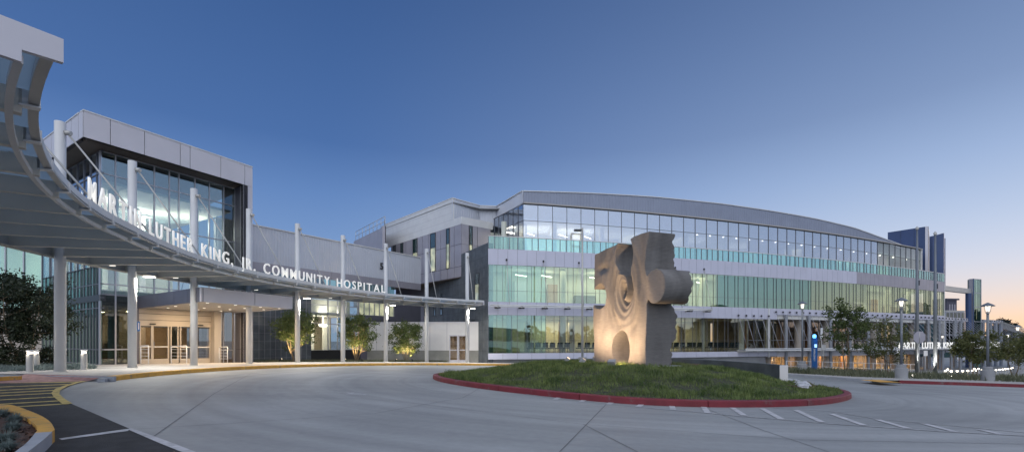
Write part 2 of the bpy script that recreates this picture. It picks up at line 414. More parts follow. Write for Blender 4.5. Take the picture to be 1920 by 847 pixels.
def window(parent, a, b, zs, mids, gmat, fmat='frame', depth=.12, mw=.05, name='window', first=True, last=False, out=0.):
    """one glazed unit between xy points a and b: the glass (with a real thickness) and its frame as a sub-part"""
    g = MB(); g.wall(a, b, zs[0], zs[-1], out-.04, .02, gmat); w = g.build(name, parent)
    f = MB(); ln = math.dist(a, b); e = mw/ln/2
    ts = ([0.] if first else []) + list(mids) + ([1.] if last else [])
    for t in ts:
        p0 = lerp(a, b, t-e); p1 = lerp(a, b, t+e)
        f.wall(p0, p1, zs[0]-.001, zs[-1]+.001, out, depth, fmat)
    for z in zs:
        f.wall(lerp(a, b, .0), lerp(a, b, 1.), z-mw/2, z+mw/2, out-.004, depth-.01, fmat)
    f.build(name+'_frame', w)
    return w
def panels(parent, a, b, z0, z1, w, m='panel', name='cladding', out=.0, gap=.018, rows=1, back='joint'):
    """metal cassette panels with open joints in front of a dark backing"""
    ln = math.dist(a, b); n = max(1, round(ln/w)); p = MB(); p.wall(a, b, z0+.004, z1-.004, out-.03, .08, back)
    for i in range(n):
        A = lerp(a, b, (i*ln/n+gap/2)/ln); B = lerp(a, b, ((i+1)*ln/n-gap/2)/ln)
        for r_ in range(rows):
            h = (z1-z0)/rows; p.wall(A, B, z0+r_*h+(gap/2 if r_ else 0), z0+(r_+1)*h-(gap/2 if r_ < rows-1 else 0), out, .028, m)
    return p.build(name, parent)
def ribs(parent, line, z0f, z1f, m='ribbed', pitch=.3, depth=.045, name='metal_siding', thick=.12):
    """standing ribbed sheet along an xy polyline"""
    pts = []; 
    for i in range(len(line)-1):
        a, b = line[i], line[i+1]; ln = math.dist(a, b); k = max(1, round(ln/pitch))
        for j in range(k):
            for t, o in ((0, 0), (.55, 0), (.62, depth), (.93, depth)):
                d = Vector((b[0]-a[0], b[1]-a[1])).normalized(); q = lerp(a, b, (j+t)/k)
                pts.append((q[0]+d.y*o, q[1]-d.x*o))
    pts.append(line[-1]); n = len(pts)
    vs = [(p[0], p[1], z0f(*p)) for p in pts]+[(p[0], p[1], z1f(*p)) for p in pts]
    o_ = MB(); o_.add(vs, [(i, i+1, n+i+1, n+i) for i in range(n-1)], m)
    for i in range(len(line)-1):
        a, b = line[i], line[i+1]
        o_.wall(a, b, z0f(*a), z1f(*a)-.01, -.02, thick, m, z0f(*b), z1f(*b)-.01)
        o_.wall(a, b, z1f(*a)-.01, z1f(*a)+.07, .09, .2, 'white_metal', z1f(*b)-.01, z1f(*b)+.07)
    return o_.build(name, parent)
# ------------------------------------------------------------------ camera, sky, sun
cd = bpy.data.cameras.new('camera'); cam = bpy.data.objects.new('camera', cd); COL.objects.link(cam); S.camera = cam
cam.location = (0, 0, EYE); cam.rotation_euler = (PI/2, 0, 0); cd.sensor_width = 36; cd.lens = FOC/1920*36
cd.shift_y = (HOR-423.5)/1920; cd.clip_end = 4000; cd.clip_start = .1
w = bpy.data.worlds.new('World'); S.world = w; w.use_nodes = True
nt = w.node_tree; bg = nt.nodes['Background']
sk = N(nt, 'ShaderNodeTexSky', sky_type='NISHITA'); sk.sun_disc = False
SUN_EL, SUN_AZ = R(-1.5), R(62)
sk.sun_elevation = SUN_EL; sk.sun_rotation = SUN_AZ; sk.dust_density = 1.5; sk.ozone_density = 2.5
tc = N(nt, 'ShaderNodeTexCoord'); sp = N(nt, 'ShaderNodeSeparateXYZ'); L(nt, tc.outputs['Generated'], sp.inputs[0])
# dusk sky: deep blue overhead, paler to the horizon, afterglow round the sunset
rp = N(nt, 'ShaderNodeValToRGB'); L(nt, sp.outputs[2], rp.inputs[0])
els = [(0., (.28, .38, .55)), (.12, (.20, .32, .55)), (.28, (.11, .21, .44)), (.37, (.062, .138, .335)), (.62, (.036, .088, .235)), (1., (.07, .14, .30))]
cr = rp.color_ramp; cr.elements[0].position = els[0][0]; cr.elements[0].color = (*els[0][1], 1); cr.elements[1].position = 1; cr.elements[1].color = (*els[-1][1], 1)
for p, c in els[1:-1]: e = cr.elements.new(p); e.color = (*c, 1)
dt = N(nt, 'ShaderNodeVectorMath', operation='DOT_PRODUCT'); dt.inputs[1].default_value = (math.sin(SUN_AZ), math.cos(SUN_AZ), 0); L(nt, tc.outputs['Generated'], dt.inputs[0])
mrg = N(nt, 'ShaderNodeMapRange'); mrg.inputs['From Min'].default_value = .1; mrg.inputs['From Max'].default_value = 1.0; L(nt, dt.outputs['Value'], mrg.inputs[0])
def M2(op, a, b_, clamp=False):
    q = N(nt, 'ShaderNodeMath', operation=op, use_clamp=clamp)
    for i, x in enumerate((a, b_)):
        if isinstance(x, (int, float)): q.inputs[i].default_value = x
        else: L(nt, x, q.inputs[i])
    return q.outputs[0]
el = M2('MAXIMUM', sp.outputs[2], 0.)
g1 = M2('MULTIPLY', M2('POWER', mrg.outputs[0], 1.6), M2('POWER', 2.718, M2('MULTIPLY', el, -13.)))     # low warm glow
g2 = M2('MULTIPLY', M2('POWER', mrg.outputs[0], 1.3), M2('POWER', 2.718, M2('MULTIPLY', el, -3.3)))     # wide pale light
def addcol(base, fac, col):
    sc = N(nt, 'ShaderNodeVectorMath', operation='SCALE'); sc.inputs[0].default_value = col; L(nt, fac, sc.inputs['Scale'])
    ad = N(nt, 'ShaderNodeVectorMath', operation='ADD'); L(nt, base, ad.inputs[0]); L(nt, sc.outputs[0], ad.inputs[1]); return ad.outputs[0]
c0 = addcol(rp.outputs[0], g2, (.50, .53, .46)); c0 = addcol(c0, g1, (.33, -.30, -.80))
# pale brightening added to the unseen sky behind the viewer, as soft key light
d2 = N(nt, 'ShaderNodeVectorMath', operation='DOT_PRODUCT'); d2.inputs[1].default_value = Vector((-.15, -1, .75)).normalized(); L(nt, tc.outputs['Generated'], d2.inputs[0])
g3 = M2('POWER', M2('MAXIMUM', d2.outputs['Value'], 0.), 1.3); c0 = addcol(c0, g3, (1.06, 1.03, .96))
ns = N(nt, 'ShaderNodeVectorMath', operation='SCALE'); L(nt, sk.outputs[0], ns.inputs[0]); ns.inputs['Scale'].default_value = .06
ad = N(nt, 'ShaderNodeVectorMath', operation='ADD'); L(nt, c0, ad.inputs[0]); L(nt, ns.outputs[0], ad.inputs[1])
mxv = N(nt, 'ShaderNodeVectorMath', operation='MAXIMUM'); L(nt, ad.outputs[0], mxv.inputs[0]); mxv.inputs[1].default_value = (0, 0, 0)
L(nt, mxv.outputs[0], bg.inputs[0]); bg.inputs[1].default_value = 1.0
sd = bpy.data.lights.new('sun', 'SUN'); sd.energy = .12; sd.angle = R(12); sd.color = (1, .8, .62)
so = bpy.data.objects.new('sun', sd); COL.objects.link(so); so.location = (40, 20, 40)
so.rotation_euler = (-Vector((math.sin(SUN_AZ), math.cos(SUN_AZ), .10))).to_track_quat('-Z', 'Y').to_euler()
S.view_settings.view_transform = 'Standard'; S.view_settings.look = 'None'; S.view_settings.exposure = 0.2; S.view_settings.gamma = 1
S.render.engine = 'CYCLES'; cy = S.cycles; cy.use_denoising = True; cy.max_bounces = 10; cy.transparent_max_bounces = 24
cy.diffuse_bounces = 3; cy.glossy_bounces = 4; cy.sample_clamp_indirect = 6; cy.caustics_reflective = False; cy.caustics_refractive = False
try: cy.denoiser = 'OPENIMAGEDENOISE'; cy.denoising_input_passes = 'RGB_ALBEDO_NORMAL'
except Exception: pass

# ------------------------------------------------------------------ ground
xs = sorted(set([-900, -500, -300, -200, -140, -100] + [-80+i for i in range(60)] + list(range(-20, 121, 2)) + [140, 180, 240, 340, 500, 900, 1500]))
ys = sorted(set([-900, -500, -300, -150, -80, -50] + [i for i in range(-30, 30)] + list(range(30, 111, 2)) + [125, 150, 200, 300, 500, 900, 2000]))
V = np.array([(x, y, gz(x, y)) for y in ys for x in xs]); nx = len(xs)
F = np.array([(j*nx+i, j*nx+i+1, (j+1)*nx+i+1, (j+1)*nx+i) for j in range(len(ys)-1) for i in range(nx-1)])
struct(npmesh('ground', V, F, ['concrete']))
CX, CY = 5.3, 19.0
def pol(r, deg): return (CX+r*math.cos(R(deg)), CY+r*math.sin(R(deg)))
def arc(r, a, b, n): return [pol(r, a+(b-a)*i/n) for i in range(n+1)]

# island outline: a circle through three places on the foot of its kerb
def circ3(p, q, r_):
    ax, ay = p; bx, by = q; cx, cy_ = r_
    d = 2*(ax*(by-cy_)+bx*(cy_-ay)+cx*(ay-by))
    ux = ((ax*ax+ay*ay)*(by-cy_)+(bx*bx+by*by)*(cy_-ay)+(cx*cx+cy_*cy_)*(ay-by))/d
    uy = ((ax*ax+ay*ay)*(cx-bx)+(bx*bx+by*by)*(ax-cx)+(cx*cx+cy_*cy_)*(bx-ax))/d
    return ux, uy, math.dist((ux, uy), p)
IX, IY, IR = 4.586, 18.71, 7.498
foot = [G(*p) for p in [(809, 707), (812, 709), (834, 717), (872, 723.5), (914, 729.6), (980, 737.5), (1049, 745), (1152, 755.6), (1273, 762), (1407, 763), (1519, 760), (1577, 752), (1597, 744)]]
fa_ = [math.atan2(y-IY, x-IX) % (2*PI) for x, y in foot]; fr_ = [math.dist(p, (IX, IY))/IR for p in foot]
fa_ = [fa_[0]-1.6, fa_[0]-.8] + fa_ + [fa_[-1]+.5, fa_[0]-1.6+2*PI]; fr_ = [1., 1.05] + fr_ + [1., 1.]
def IRf(a):
    w = 0.; n_ = 0.
    for d, g_ in ((-.16, 1), (-.08, 2), (0, 3), (.08, 2), (.16, 1)):
        w += g_*float(np.interp((a+d-fa_[0]) % (2*PI)+fa_[0], fa_, fr_)); n_ += g_
    return w/n_

# sidewalk of the drop-off: ring outside the kerb, out to the buildings
KR = 17.9
kerbline = arc(KR, 197, 104, 60)                      # foot of the kerb
inner = arc(KR+.16, 197, 104, 60)
ramp_l = G(30, 714, .0); ramp_r = pol(KR, 197)
V = []; F = []; fis = [104+(197-104)*i/62 for i in range(63)]
for i, f_ in enumerate(fis):
    r1 = 46. if f_ <= 180.5 else min(46., (19-13.55)/-math.sin(R(f_)))
    for j in range(15):
        r_ = KR+.16+max(.05, r1-KR-.16)*(j/14)**1.3; p_ = pol(r_, f_); V.append((*p_, gz(*p_)+.15))
for i in range(62):
    for j in range(14): F.append((i*15+j, (i+1)*15+j, (i+1)*15+j+1, i*15+j+1))
struct(npmesh('sidewalk', V, np.array(F)[:, ::-1], ['sidewalk']))
q = [G(-20, 719), G(166, 714.5), (-11.9, 13.56), (-14.2, 13.56)]
m_ = MB(); m_.add([(*q[0], gz(*q[0])+.012), (*q[1], gz(*q[1])+.012), (*q[2], gz(*q[2])+.156), (*q[3], gz(*q[3])+.156)], [(0, 1, 2, 3)], 'brick_paver'); struct(m_.build('brick_ramp'))
m_ = MB(); m_.hexa([(-46, 13.5, .2), (-11.6, 13.5, .2), (-11.6, 13.6, .2), (-46, 13.6, .2), (-46, 13.5, gz(-46, 13.5)+.153), (-11.6, 13.5, gz(-11.6, 13.5)+.153), (-11.6, 13.6, gz(-11.6, 13.6)+.153), (-46, 13.6, gz(-46, 13.6)+.153)], 'kerb_grey'); struct(m_.build('sidewalk_edge'))
k = MB(); k.sweep(kerbline, [(0, -.1), (0, .14), (.02, .152), (.17, .154), (.17, -.1)], 'kerb_yellow', gz)
# the two clusters of colour belong to the kerb itself: grey stub at the end of the painted length
k2 = MB(); k2.sweep(arc(KR, 198.6, 197, 4), [(0, -.1), (0, .09), (.02, .10), (.17, .10), (.17, -.1)], 'kerb_grey', gz)
struct(k.build('yellow_kerb')); struct(k2.build('kerb_end'))
k = MB(); lk = [G(-90, 711), G(0, 716.5), G(15, 715)]
k.sweep(lk, [(0, -.1), (0, .15), (-.3, .152), (-.3, -.1)][::-1], 'kerb_yellow', gz); struct(k.build('yellow_kerb'))

# asphalt, painted lines
apoly = [(-34, 13.45), (-24, 13.45), (-12.3, 13.45), G(160, 715), G(135, 722), G(112, 732), G(108, 738), G(118, 748), G(134, 757), G(165, 770), G(244, 804), G(310, 829), G(392, 862), G(520, 930), G(900, 1400), (-2, 1.0), (-34, 1.0)]
m_ = MB(); m_.fine_sheet(apoly, .007, 'asphalt'); struct(m_.build('asphalt_lane'))
def marking(name, mat_, polys, lift=.011):
    m_ = MB()
    for i, p in enumerate(polys): m_.sheet([G(*q) for q in p], lift+.0007*i, mat_)
    return struct(m_.build(name))
marking('yellow_band', 'paint_yellow', [[(164, 714.8), (150, 715.2), (124, 722), (104, 729), (96, 737), (101, 745), (117, 758), (136, 757), (121, 748), (111, 739), (113, 732), (127, 724), (148, 717.5)]], .016)
st = [((18, 717.8), (150, 716.2), 1.), ((0, 725), (128, 720.5), 1.1), ((0, 731.8), (112, 726.2), 1.2), ((0, 742.5), (100, 737), 1.4), ((0, 750.2), (106, 744), 1.5), ((0, 758.3), (112, 751.5), 1.6), ((26, 763.2), (130, 756.8), 1.7), ((0, 737), (101, 731.8), 1.3)]
m_ = MB()
for a, b, w_ in st:
    m_.sheet([G(a[0]-(60 if a[0] == 0 else 0), a[1]-w_*.5+(60*.05 if a[0] == 0 else 0)), G(a[0]-(60 if a[0] == 0 else 0), a[1]+w_*.5+(60*.05 if a[0] == 0 else 0)), G(b[0], b[1]+w_*.5), G(b[0], b[1]-w_*.5)], .011, 'paint_yellow')
struct(m_.build('yellow_stripes'))
marking('white_edge_line', 'paint_white', [[(110, 823), (116, 825.5), (240, 808.5), (244, 804), (233, 805.5)], [(238, 805), (247, 803.6), (312, 827), (400, 861), (372, 861), (300, 832)]], .012)
# faint markings round the island
def scr(pts): return [G(*p) for p in pts]
m_ = MB()
m_.ribbon(scr([(986, 739), (1060, 748), (1145, 757), (1230, 765.5), (1317, 773), (1390, 780), (1465, 786), (1545, 793), (1631, 799), (1760, 808), (1930, 817)]), .09, .007, 'paint_worn')
m_.ribbon(scr([(1450, 764), (1560, 771), (1645, 785), (1700, 790), (1800, 799), (1925, 811)]), .06, .0065, 'paint_worn')
for a, b in [((1048, 745), (1040, 749)), ((1098, 748.5), (1089, 753)), ((1150, 752), (1141, 758)), ((1206, 755.5), (1196, 763)), ((1259, 757.5), (1262, 768)), ((1318, 761), (1327, 774)), ((1373, 764), (1396, 779)), ((1429, 765.5), (1465, 785.5)), ((1492, 768.5), (1541, 791)), ((1560, 776), (1620, 797)), ((1644, 786), (1703, 803)), ((1732, 794), (1790, 809)), ((1836, 805), (1876, 813.5))]:
    m_.ribbon(scr([a, b]), .13, .009, 'paint_white')
struct(m_.build('island_markings'))
m_ = MB(); m_.sheet(scr([(612, 732), (650, 735.5), (648, 733.6), (690, 739), (682, 741.2), (648, 739.4), (652, 737.6)]), .007, 'paint_worn'); struct(m_.build('arrow_marking'))
# sawn joints in the concrete
mat('seal', (.15, .15, .155), .8, 0, .2, 8)
m_ = MB()
for ln in [[(700, 748), (780, 756), (1094, 795), (1497, 824), (1925, 832)], [(1138, 756), (1049, 847), (1000, 900)], [(1330, 768), (1430, 806), (1564, 850), (1640, 880)], [(112, 738), (400, 738.5), (700, 748)], [(258, 804), (420, 794), (700, 775), (868, 745)], [(868, 745), (900, 727)], [(470, 700), (400, 738.5), (285, 820)], [(400, 696), (650, 712), (812, 716)], [(1597, 744), (1750, 770), (1925, 786)], [(1300, 900), (1094, 795)], [(1597, 738), (1700, 738), (1925, 742)]]:
    pts = []
    for a, b in zip(ln, ln[1:]):
        A, B = G(*a), G(*b)
        for i in range(8): pts.append(lerp(A, B, i/8))
    pts.append(G(*ln[-1])); m_.ribbon(pts, .013, .005, 'seal')
struct(m_.build('paving_joints'))

# planter in the left foreground
pout = [(-140, 752), (-40, 754), (0, 757), (22, 759), (52, 768), (78, 778), (94, 789), (103, 803), (104.5, 818), (100, 826), (87, 847), (70, 870), (30, 930)]
pin = [(-150, 760), (-50, 760), (0, 764.5), (20, 768), (42, 778), (60, 790), (68, 798), (70, 806), (68, 808), (52, 827), (27, 847), (8, 864), (-40, 915)]
po = [G(x, y, .15) if i < 4 else G(x, y, .0) for i, (x, y) in enumerate(pout)]
po = [G(-140, 753, .15), G(-40, 756, .15), G(0, 759.5, .15), G(22, 762, .15), G(52, 771, .15), G(78, 783, .15), G(94, 794, .15), G(102, 806, .15), G(101, 813, .15), G(92, 824, .15), G(70, 847, .15), G(50, 866, .15), G(0, 920, .15)]
po = [G(x, y, .15) for x, y in [(-140, 751), (-40, 753), (0, 756.5), (25, 759), (52, 768), (78, 779), (94, 790), (102, 803), (100, 806), (84, 821), (60, 840), (28, 866), (-40, 925)]]
pi_ = [G(x, y, .15) for x, y in pin]
def densify(P_, n=5):
    out = []
    for i in range(len(P_)-1):
        p0 = P_[max(i-1, 0)]; p1, p2 = P_[i], P_[i+1]; p3 = P_[min(i+2, len(P_)-1)]
        for j in range(n):
            t = j/n; out.append(tuple(.5*(2*b+(c-a)*t+(2*a-5*b+4*c-d)*t*t+(3*b-a-3*c+d)*t**3) for a, b, c, d in zip(p0, p1, p2, p3)))
    out.append(tuple(P_[-1])); return out
po_, pi2 = densify(po), densify(pi_)
def kerb_piece(name, i0, i1, m):
    k = MB(); a = po_[i0:i1+1]; b = pi2[i0:i1+1]; z = lambda h: (lambda x, y: gz(x, y)+h); o = offs(a, -.015)
    k.strip(a, o, z(-.02), z(-.02), m)
    k.strip(a, b, z(.15), z(.15), m); lo = offs(a, .0); k.strip(a, lo, z(-.02), z(.15), m); k.strip(b, b, z(.15), z(-.02), m)
    return struct(k.build(name))
kerb_piece('yellow_kerb', 0, 41, 'kerb_yellow'); kerb_piece('planter_kerb', 41, len(po_)-1, 'kerb_grey')
m_ = MB(); m_.sheet(pi2+[(-9, 2), (-16, 4), (-18, 8)], .10, 'bark_mulch'); struct(m_.build('mulch_bed'))
# bark chips on the bed
def chips(n, bed, name, m, size=.03):
    V_ = []; F_ = []
    poly = [Vector(p[:2]) for p in bed]
    x0, x1 = min(p.x for p in poly), max(p.x for p in poly); y0, y1 = min(p.y for p in poly), max(p.y for p in poly)
    c = 0
    while c < n:
        x = random.uniform(x0, x1); y = random.uniform(y0, y1); ins = False
        for i in range(len(poly)):
            a, b = poly[i], poly[i-1]
            if (a.y > y) != (b.y > y) and x < (b.x-a.x)*(y-a.y)/(b.y-a.y)+a.x: ins = not ins
        if not ins: c += .2; continue
        z = gz(x, y)+.105; s_ = size*random.uniform(.5, 1.4); e = Euler((random.uniform(-.6, .6), random.uniform(-.6, .6), random.uniform(0, 6.3))).to_matrix(); o = len(V_)
        for q in ((-s_, -s_*.4, 0), (s_, -s_*.3, 0), (s_*.8, s_*.4, 0), (-s_*.9, s_*.35, 0)): V_.append(Vector((x, y, z+s_*.3))+e@Vector(q))
        F_.append((o, o+1, o+2, o+3)); c += 1
    return npmesh(name, V_, np.array(F_), [m])
tag(chips(5000, [p for p in pi2 if p[1] < 9]+[(-9, 2), (-12, 5)], 'bark_chips', 'bark_mulch'), kind='stuff')

# ------------------------------------------------------------------ island
ang = [2*PI*i/96 for i in range(97)]
def ipt(r, a): k_ = IRf(a); return (IX+r*k_*math.cos(a), IY+r*k_*math.sin(a))
def mound(x, y):
    r = math.dist((x, y), (IX, IY))/IRf(math.atan2(y-IY, x-IX)); u = max(0., min(1., (IR-.25-r)/(IR*.60)))
    return gz(x, y)+.12+.02*(u > 0)+(.60*(3*u*u-2*u**3))
k = MB()
segs = 16
for i in range(segs):                     # kerb cast in lengths with a joint between them
    a0, a1 = 2*PI*i/segs+.0012, 2*PI*(i+1)/segs-.0012
    ln = [ipt(IR, a0+(a1-a0)*j/8) for j in range(9)]
    k.sweep(ln, [(0, -.1), (.01, .13), (.03, .15), (.19, .155), (.2, -.1)], 'kerb_red', gz)
struct(k.build('red_kerb'))
nr = 26; V = []; F = []
for i in range(nr+1):
    r = (IR-.19)*i/nr
    for j in range(96):
        x, y = ipt(r, ang[j]); V.append((x, y, mound(x, y)))
for i in range(nr):
    for j in range(96): j2 = (j+1) % 96; F.append((i*96+j, (i+1)*96+j, (i+1)*96+j2, i*96+j2))
struct(npmesh('mound', V, np.array(F), ['soil']))
# grass blades
def grass(name, n, xy, h, wd, m, zf, lean=.5, clump=None):
    P_ = xy; n = len(P_); z = np.array([zf(a, b) for a, b in P_])
    th = rng.uniform(0, 2*PI, n); hh = h*rng.uniform(.5, 1.25, n)
    if clump is not None: hh = hh*clump
    la = rng.uniform(0, 2*PI, n); le = hh*lean*rng.uniform(.1, 1.1, n)
    dx, dy = np.cos(th)*wd/2, np.sin(th)*wd/2
    b0 = np.stack([P_[:, 0]-dx, P_[:, 1]-dy, z-.02], 1); b1 = np.stack([P_[:, 0]+dx, P_[:, 1]+dy, z-.02], 1)
    mx_, my_ = np.cos(la)*le*.35, np.sin(la)*le*.35
    m0 = np.stack([P_[:, 0]-dx*.8+mx_, P_[:, 1]-dy*.8+my_, z+hh*.6], 1); m1 = np.stack([P_[:, 0]+dx*.8+mx_, P_[:, 1]+dy*.8+my_, z+hh*.6], 1)
    t0 = np.stack([P_[:, 0]+np.cos(la)*le, P_[:, 1]+np.sin(la)*le, z+hh*.95], 1); t1 = t0+np.stack([dx*.2, dy*.2, 0*z], 1)
    V_ = np.concatenate([b0, b1, m1, m0, t1, t0]); i = np.arange(n)
    F_ = np.concatenate([np.stack([i, i+n, i+2*n, i+3*n], 1), np.stack([i+3*n, i+2*n, i+4*n, i+5*n], 1)])
    return tag(npmesh(name, V_, F_, [m]), kind='stuff')
n = 95000; rr = (IR-.24)*np.sqrt(rng.uniform(0, 1, n)); aa = rng.uniform(0, 2*PI, n)
kk = np.interp(aa, np.linspace(0, 2*PI, 361), [IRf(t) for t in np.linspace(0, 2*PI, 361)]); X = IX+rr*kk*np.cos(aa); Y = IY+rr*kk*np.sin(aa)
nv = np.sin(X*1.9+np.sin(Y*1.3)*1.5)*np.sin(Y*2.3+np.cos(X*1.1)*1.7)+.6*np.sin(X*4.1+1)*np.sin(Y*5.2+2)
keep = (rng.uniform(-1.1, 1, n) < nv+.55) & ~((np.hypot(X-5.2, Y-17.9) < 1.0)) & ~((X > 9.9) & (X < 11.3) & (Y > 16.2) & (Y < 18.5) & (rng.uniform(0, 1, n) < .85))
X, Y, nv = X[keep], Y[keep], nv[keep]
grass('lawn_grass', 0, np.stack([X, Y], 1), .135, .013, 'grass', mound, .9, .8+.5*np.clip(nv, -1, 1))
# ------------------------------------------------------------------ curved glass building on the right
X0 = -2.04
def Yf(x): t = x-X0; return 39.5+.212*t+.00276*t*t
FT = [(0., X0, Yf(X0))]; x = X0; s_ = 0.
while x < 110:
    x2 = x+.25; s_ += math.dist((x, Yf(x)), (x2, Yf(x2))); x = x2; FT.append((s_, x, Yf(x)))
FS = np.array(FT)
def fac(s, off=0.):
    """point on the facade line at arc length s, off metres in front of it"""
    x = float(np.interp(s, FS[:, 0], FS[:, 1])); y = Yf(x) if x < 58 else Yf(58)+(x-58)*.56
    d = .212+.00552*(x-X0) if x < 58 else .56; t = Vector((1, d)).normalized()
    return (x+t.y*off, y-t.x*off)
def s_at(px, off=0.):
    a, b = 0., 120.
    for _ in range(50):
        m = (a+b)/2; p = fac(m, off)
        if 960+FOC*p[0]/p[1] < px: a = m
        else: b = m
    return (a+b)/2
SE = s_at(1770); SL = s_at(1441); S3 = s_at(1727, -2.7); SC = s_at(1383)
print('lengths', SE, SL, S3, fac(SE))
BG = thing('medical_building', 'long curved glass building with lavender metal bands behind the puzzle sculpture', 'building', (fac(30)[0], fac(30)[1], gz(*fac(30))))
NB = 25; ds = SE/NB
Z = dict(base=-.01, g1=.51, t1=1.6, h1=3.79, g2=4.91, t2=5.86, h2=8.07, deck=9.42, rail=10.5, t3=12.72, h3=14.25)
def seg(i0, i1, off=0., k=2): return [fac(i0+(i1-i0)*j/k, off) for j in range(k+1)]
for i in range(NB):
    s0, s1 = i*ds, (i+1)*ds; a, b = fac(s0), fac(s1); mid = .34 if i % 2 else .30
    open_ = (s0+s1)/2 > SL
    # spandrels: three cassettes to a unit
    panels(BG, a, b, Z['h2'], Z['deck'], 1.0, 'panel_lav' if i < 17 else 'panel_mid', 'spandrel', .03)
    if not open_:
        panels(BG, a, b, Z['h1'], Z['g2'], 1.0, 'panel_lav', 'spandrel', .03); panels(BG, a, b, Z['base'], Z['g1'], 1.3, 'panel_lav', 'spandrel', .03)
        window(BG, a, b, (Z['g1'], Z['t1'], Z['h1']), (mid, .5, .5+mid), 'glass_ground' if i > 1 else 'glass_teal', 'frame_mid', mw=.020, depth=.045, last=(i == NB-1))
    else:
        panels(BG, a, b, 4.25, Z['g2'], 2.6, 'panel_lav', 'spandrel', .05); panels(BG, a, b, -.1, .42, 2.6, 'panel', 'spandrel', .05)
    window(BG, a, b, (Z['g2'], Z['t2'], Z['h2']), (mid, .5, .5+mid), 'glass_teal' if (i < 2 or 9 <= i < 14) else 'glass_green', 'frame_mid', mw=.020, depth=.045, last=(i == NB-1))
    if i in (9, 10, 11, 12, 13, 14, 15, 16, 17, 20, 23):
        bl = MB(); bl.wall(fac(s0+.02, -.3), fac(s1-.02, -.3), Z['g2']+(1.1 if i in (17, 20) else .05), Z['h2']-.05, 0, .01, 'roller_blind_grey' if 9 <= i < 14 else 'roller_blind'); bl.build('roller_blind', BG)
# end post at both corners
p = MB(); a, b = fac(-.06), fac(0); p.wall(a, b, -.05, 10.5, .06, .4, 'white_metal'); a, b = fac(SE), fac(SE+.12); p.wall(a, b, -.1, 10.5, .06, .4, 'white_metal')
a, b = fac(SL-.1), fac(SL+.06); p.wall(a, b, -.1, 4.9, .09, .3, 'white_metal'); p.build('corner_post', BG)
# base wall below the glass
p = MB(); n = 14
for i in range(n):
    a, b = fac(SL*i/n, -.35), fac(SL*(i+1)/n, -.35); p.wall(a, b, -2.2, -.0, 0, .3, 'rc')
p.build('base_wall', BG)
# terrace balustrade: glass lights with posts and top rail
for i in range(NB):
    s0, s1 = i*ds, (i+1)*ds; a, b = fac(s0, .02), fac(s1, .02)
    g = MB(); g.wall(a, b, Z['deck']+.02, Z['rail']-.03, 0, .02, 'glass_rail'); w_ = g.build('balustrade_glass', BG)
    f = MB(); ln = math.dist(a, b)
    for t in (0, .22, .5, .72): f.wall(lerp(a, b, t), lerp(a, b, t+.05/ln), Z['deck'], Z['rail'], .03, .05, 'frame_mid')
    f.wall(a, b, Z['rail']-.03, Z['rail']+.03, .05, .09, 'white_metal'); f.build('balustrade_rail', w_)
# slabs, ceilings, back walls inside
def slab(name, s0, s1, o0, o1, z0, z1, m, n=12, mtop=None):
    p = MB()
    for i in range(n):
        a, b = s0+(s1-s0)*i/n, s0+(s1-s0)*(i+1)/n
        A, B, C_, D = fac(a, o0), fac(b, o0), fac(b, o1), fac(a, o1)
        p.hexa([(*A, z0), (*B, z0), (*C_, z0), (*D, z0), (*A, z1), (*B, z1), (*C_, z1), (*D, z1)], m)
    return p.build(name, BG)
e = .5
slab('floor_slab', e, SE-.1, -.12, -12, 8.1, 9.38, 'ceiling', 20)
slab('floor_slab', e, SE-.1, -.12, -12, 3.85, 4.85, 'ceiling', 20)
slab('floor_slab', e, SL, -.12, -12, .1, .48, 'room_floor', 10)
slab('terrace_deck', .2, SE-.05, -.1, -3, 9.385, 9.41, 'rc', 20)
slab('back_wall', e, SE-.3, -4.2, -4.4, 4.85, 8.1, 'room_wall')
slab('back_wall', e, SL, -8, -8.2, .48, 3.85, 'room_wall'); slab('back_wall', e, SE-.3, -8.5, -8.7, 9.4, 12.8, 'room_wall')
# partitions inside
p = MB()
for s in list(np.arange(4.5, SE-2, 6.1)):
    for z0, z1, d in ((9.4, 12.8, 8.),):
        a, b = fac(s, -2.5 if z0 < 9 else -4.5), fac(s+.12, -2.5 if z0 < 9 else -4.5); c, d_ = fac(s+.12, -d), fac(s, -d)
        p.hexa([(*a, z0), (*b, z0), (*c, z0), (*d_, z0), (*a, z1), (*b, z1), (*c, z1), (*d_, z1)], 'room_wall')
p.build('partition', BG)
# interior round columns
for s in np.arange(2.2, SE-1, 5.1):
    for z0, z1, m in ((.45, 3.85, 'plaster'), (4.85, 8.1, 'room_wall')):
        if z0 < 1 and s > SL: continue
        c = fac(s, -1.6); p = MB(); p.lathe([(.26, z0), (.26, z1)], m, (c[0], c[1], 0), 14); p.build('interior_column', BG)
    c = fac(s, -4.0); p = MB(); p.lathe([(.25, 9.4), (.25, 12.8)], 'room_wall', (c[0], c[1], 0), 14); p.build('interior_column', BG)
for s, wd, zt, m in ((3.2, 1.2, 7.2, 'plaster'), (6.6, .95, 7.0, 'wood'), (9.4, 2.2, 6.0, 'room_dark'), (13.2, .95, 7.0, 'wood'), (15.5, 1.8, 6.2, 'room_dark'), (19.2, 1.0, 7.0, 'plaster'), (21.0, 1.6, 6.4, 'room_dark'), (49., 2.6, 6.3, 'room_dark'), (54.5, .95, 7.0, 'wood'), (57.5, 3.2, 6.2, 'room_dark'), (62, 2.4, 6.2, 'room_dark')):  # low dark ones at the right end added, standing in for tree reflections
    p = MB(); p.wall(fac(s, -3.7), fac(s+wd, -3.7), 4.86, zt, 0, .4, m); p.build('cabinet', BG)
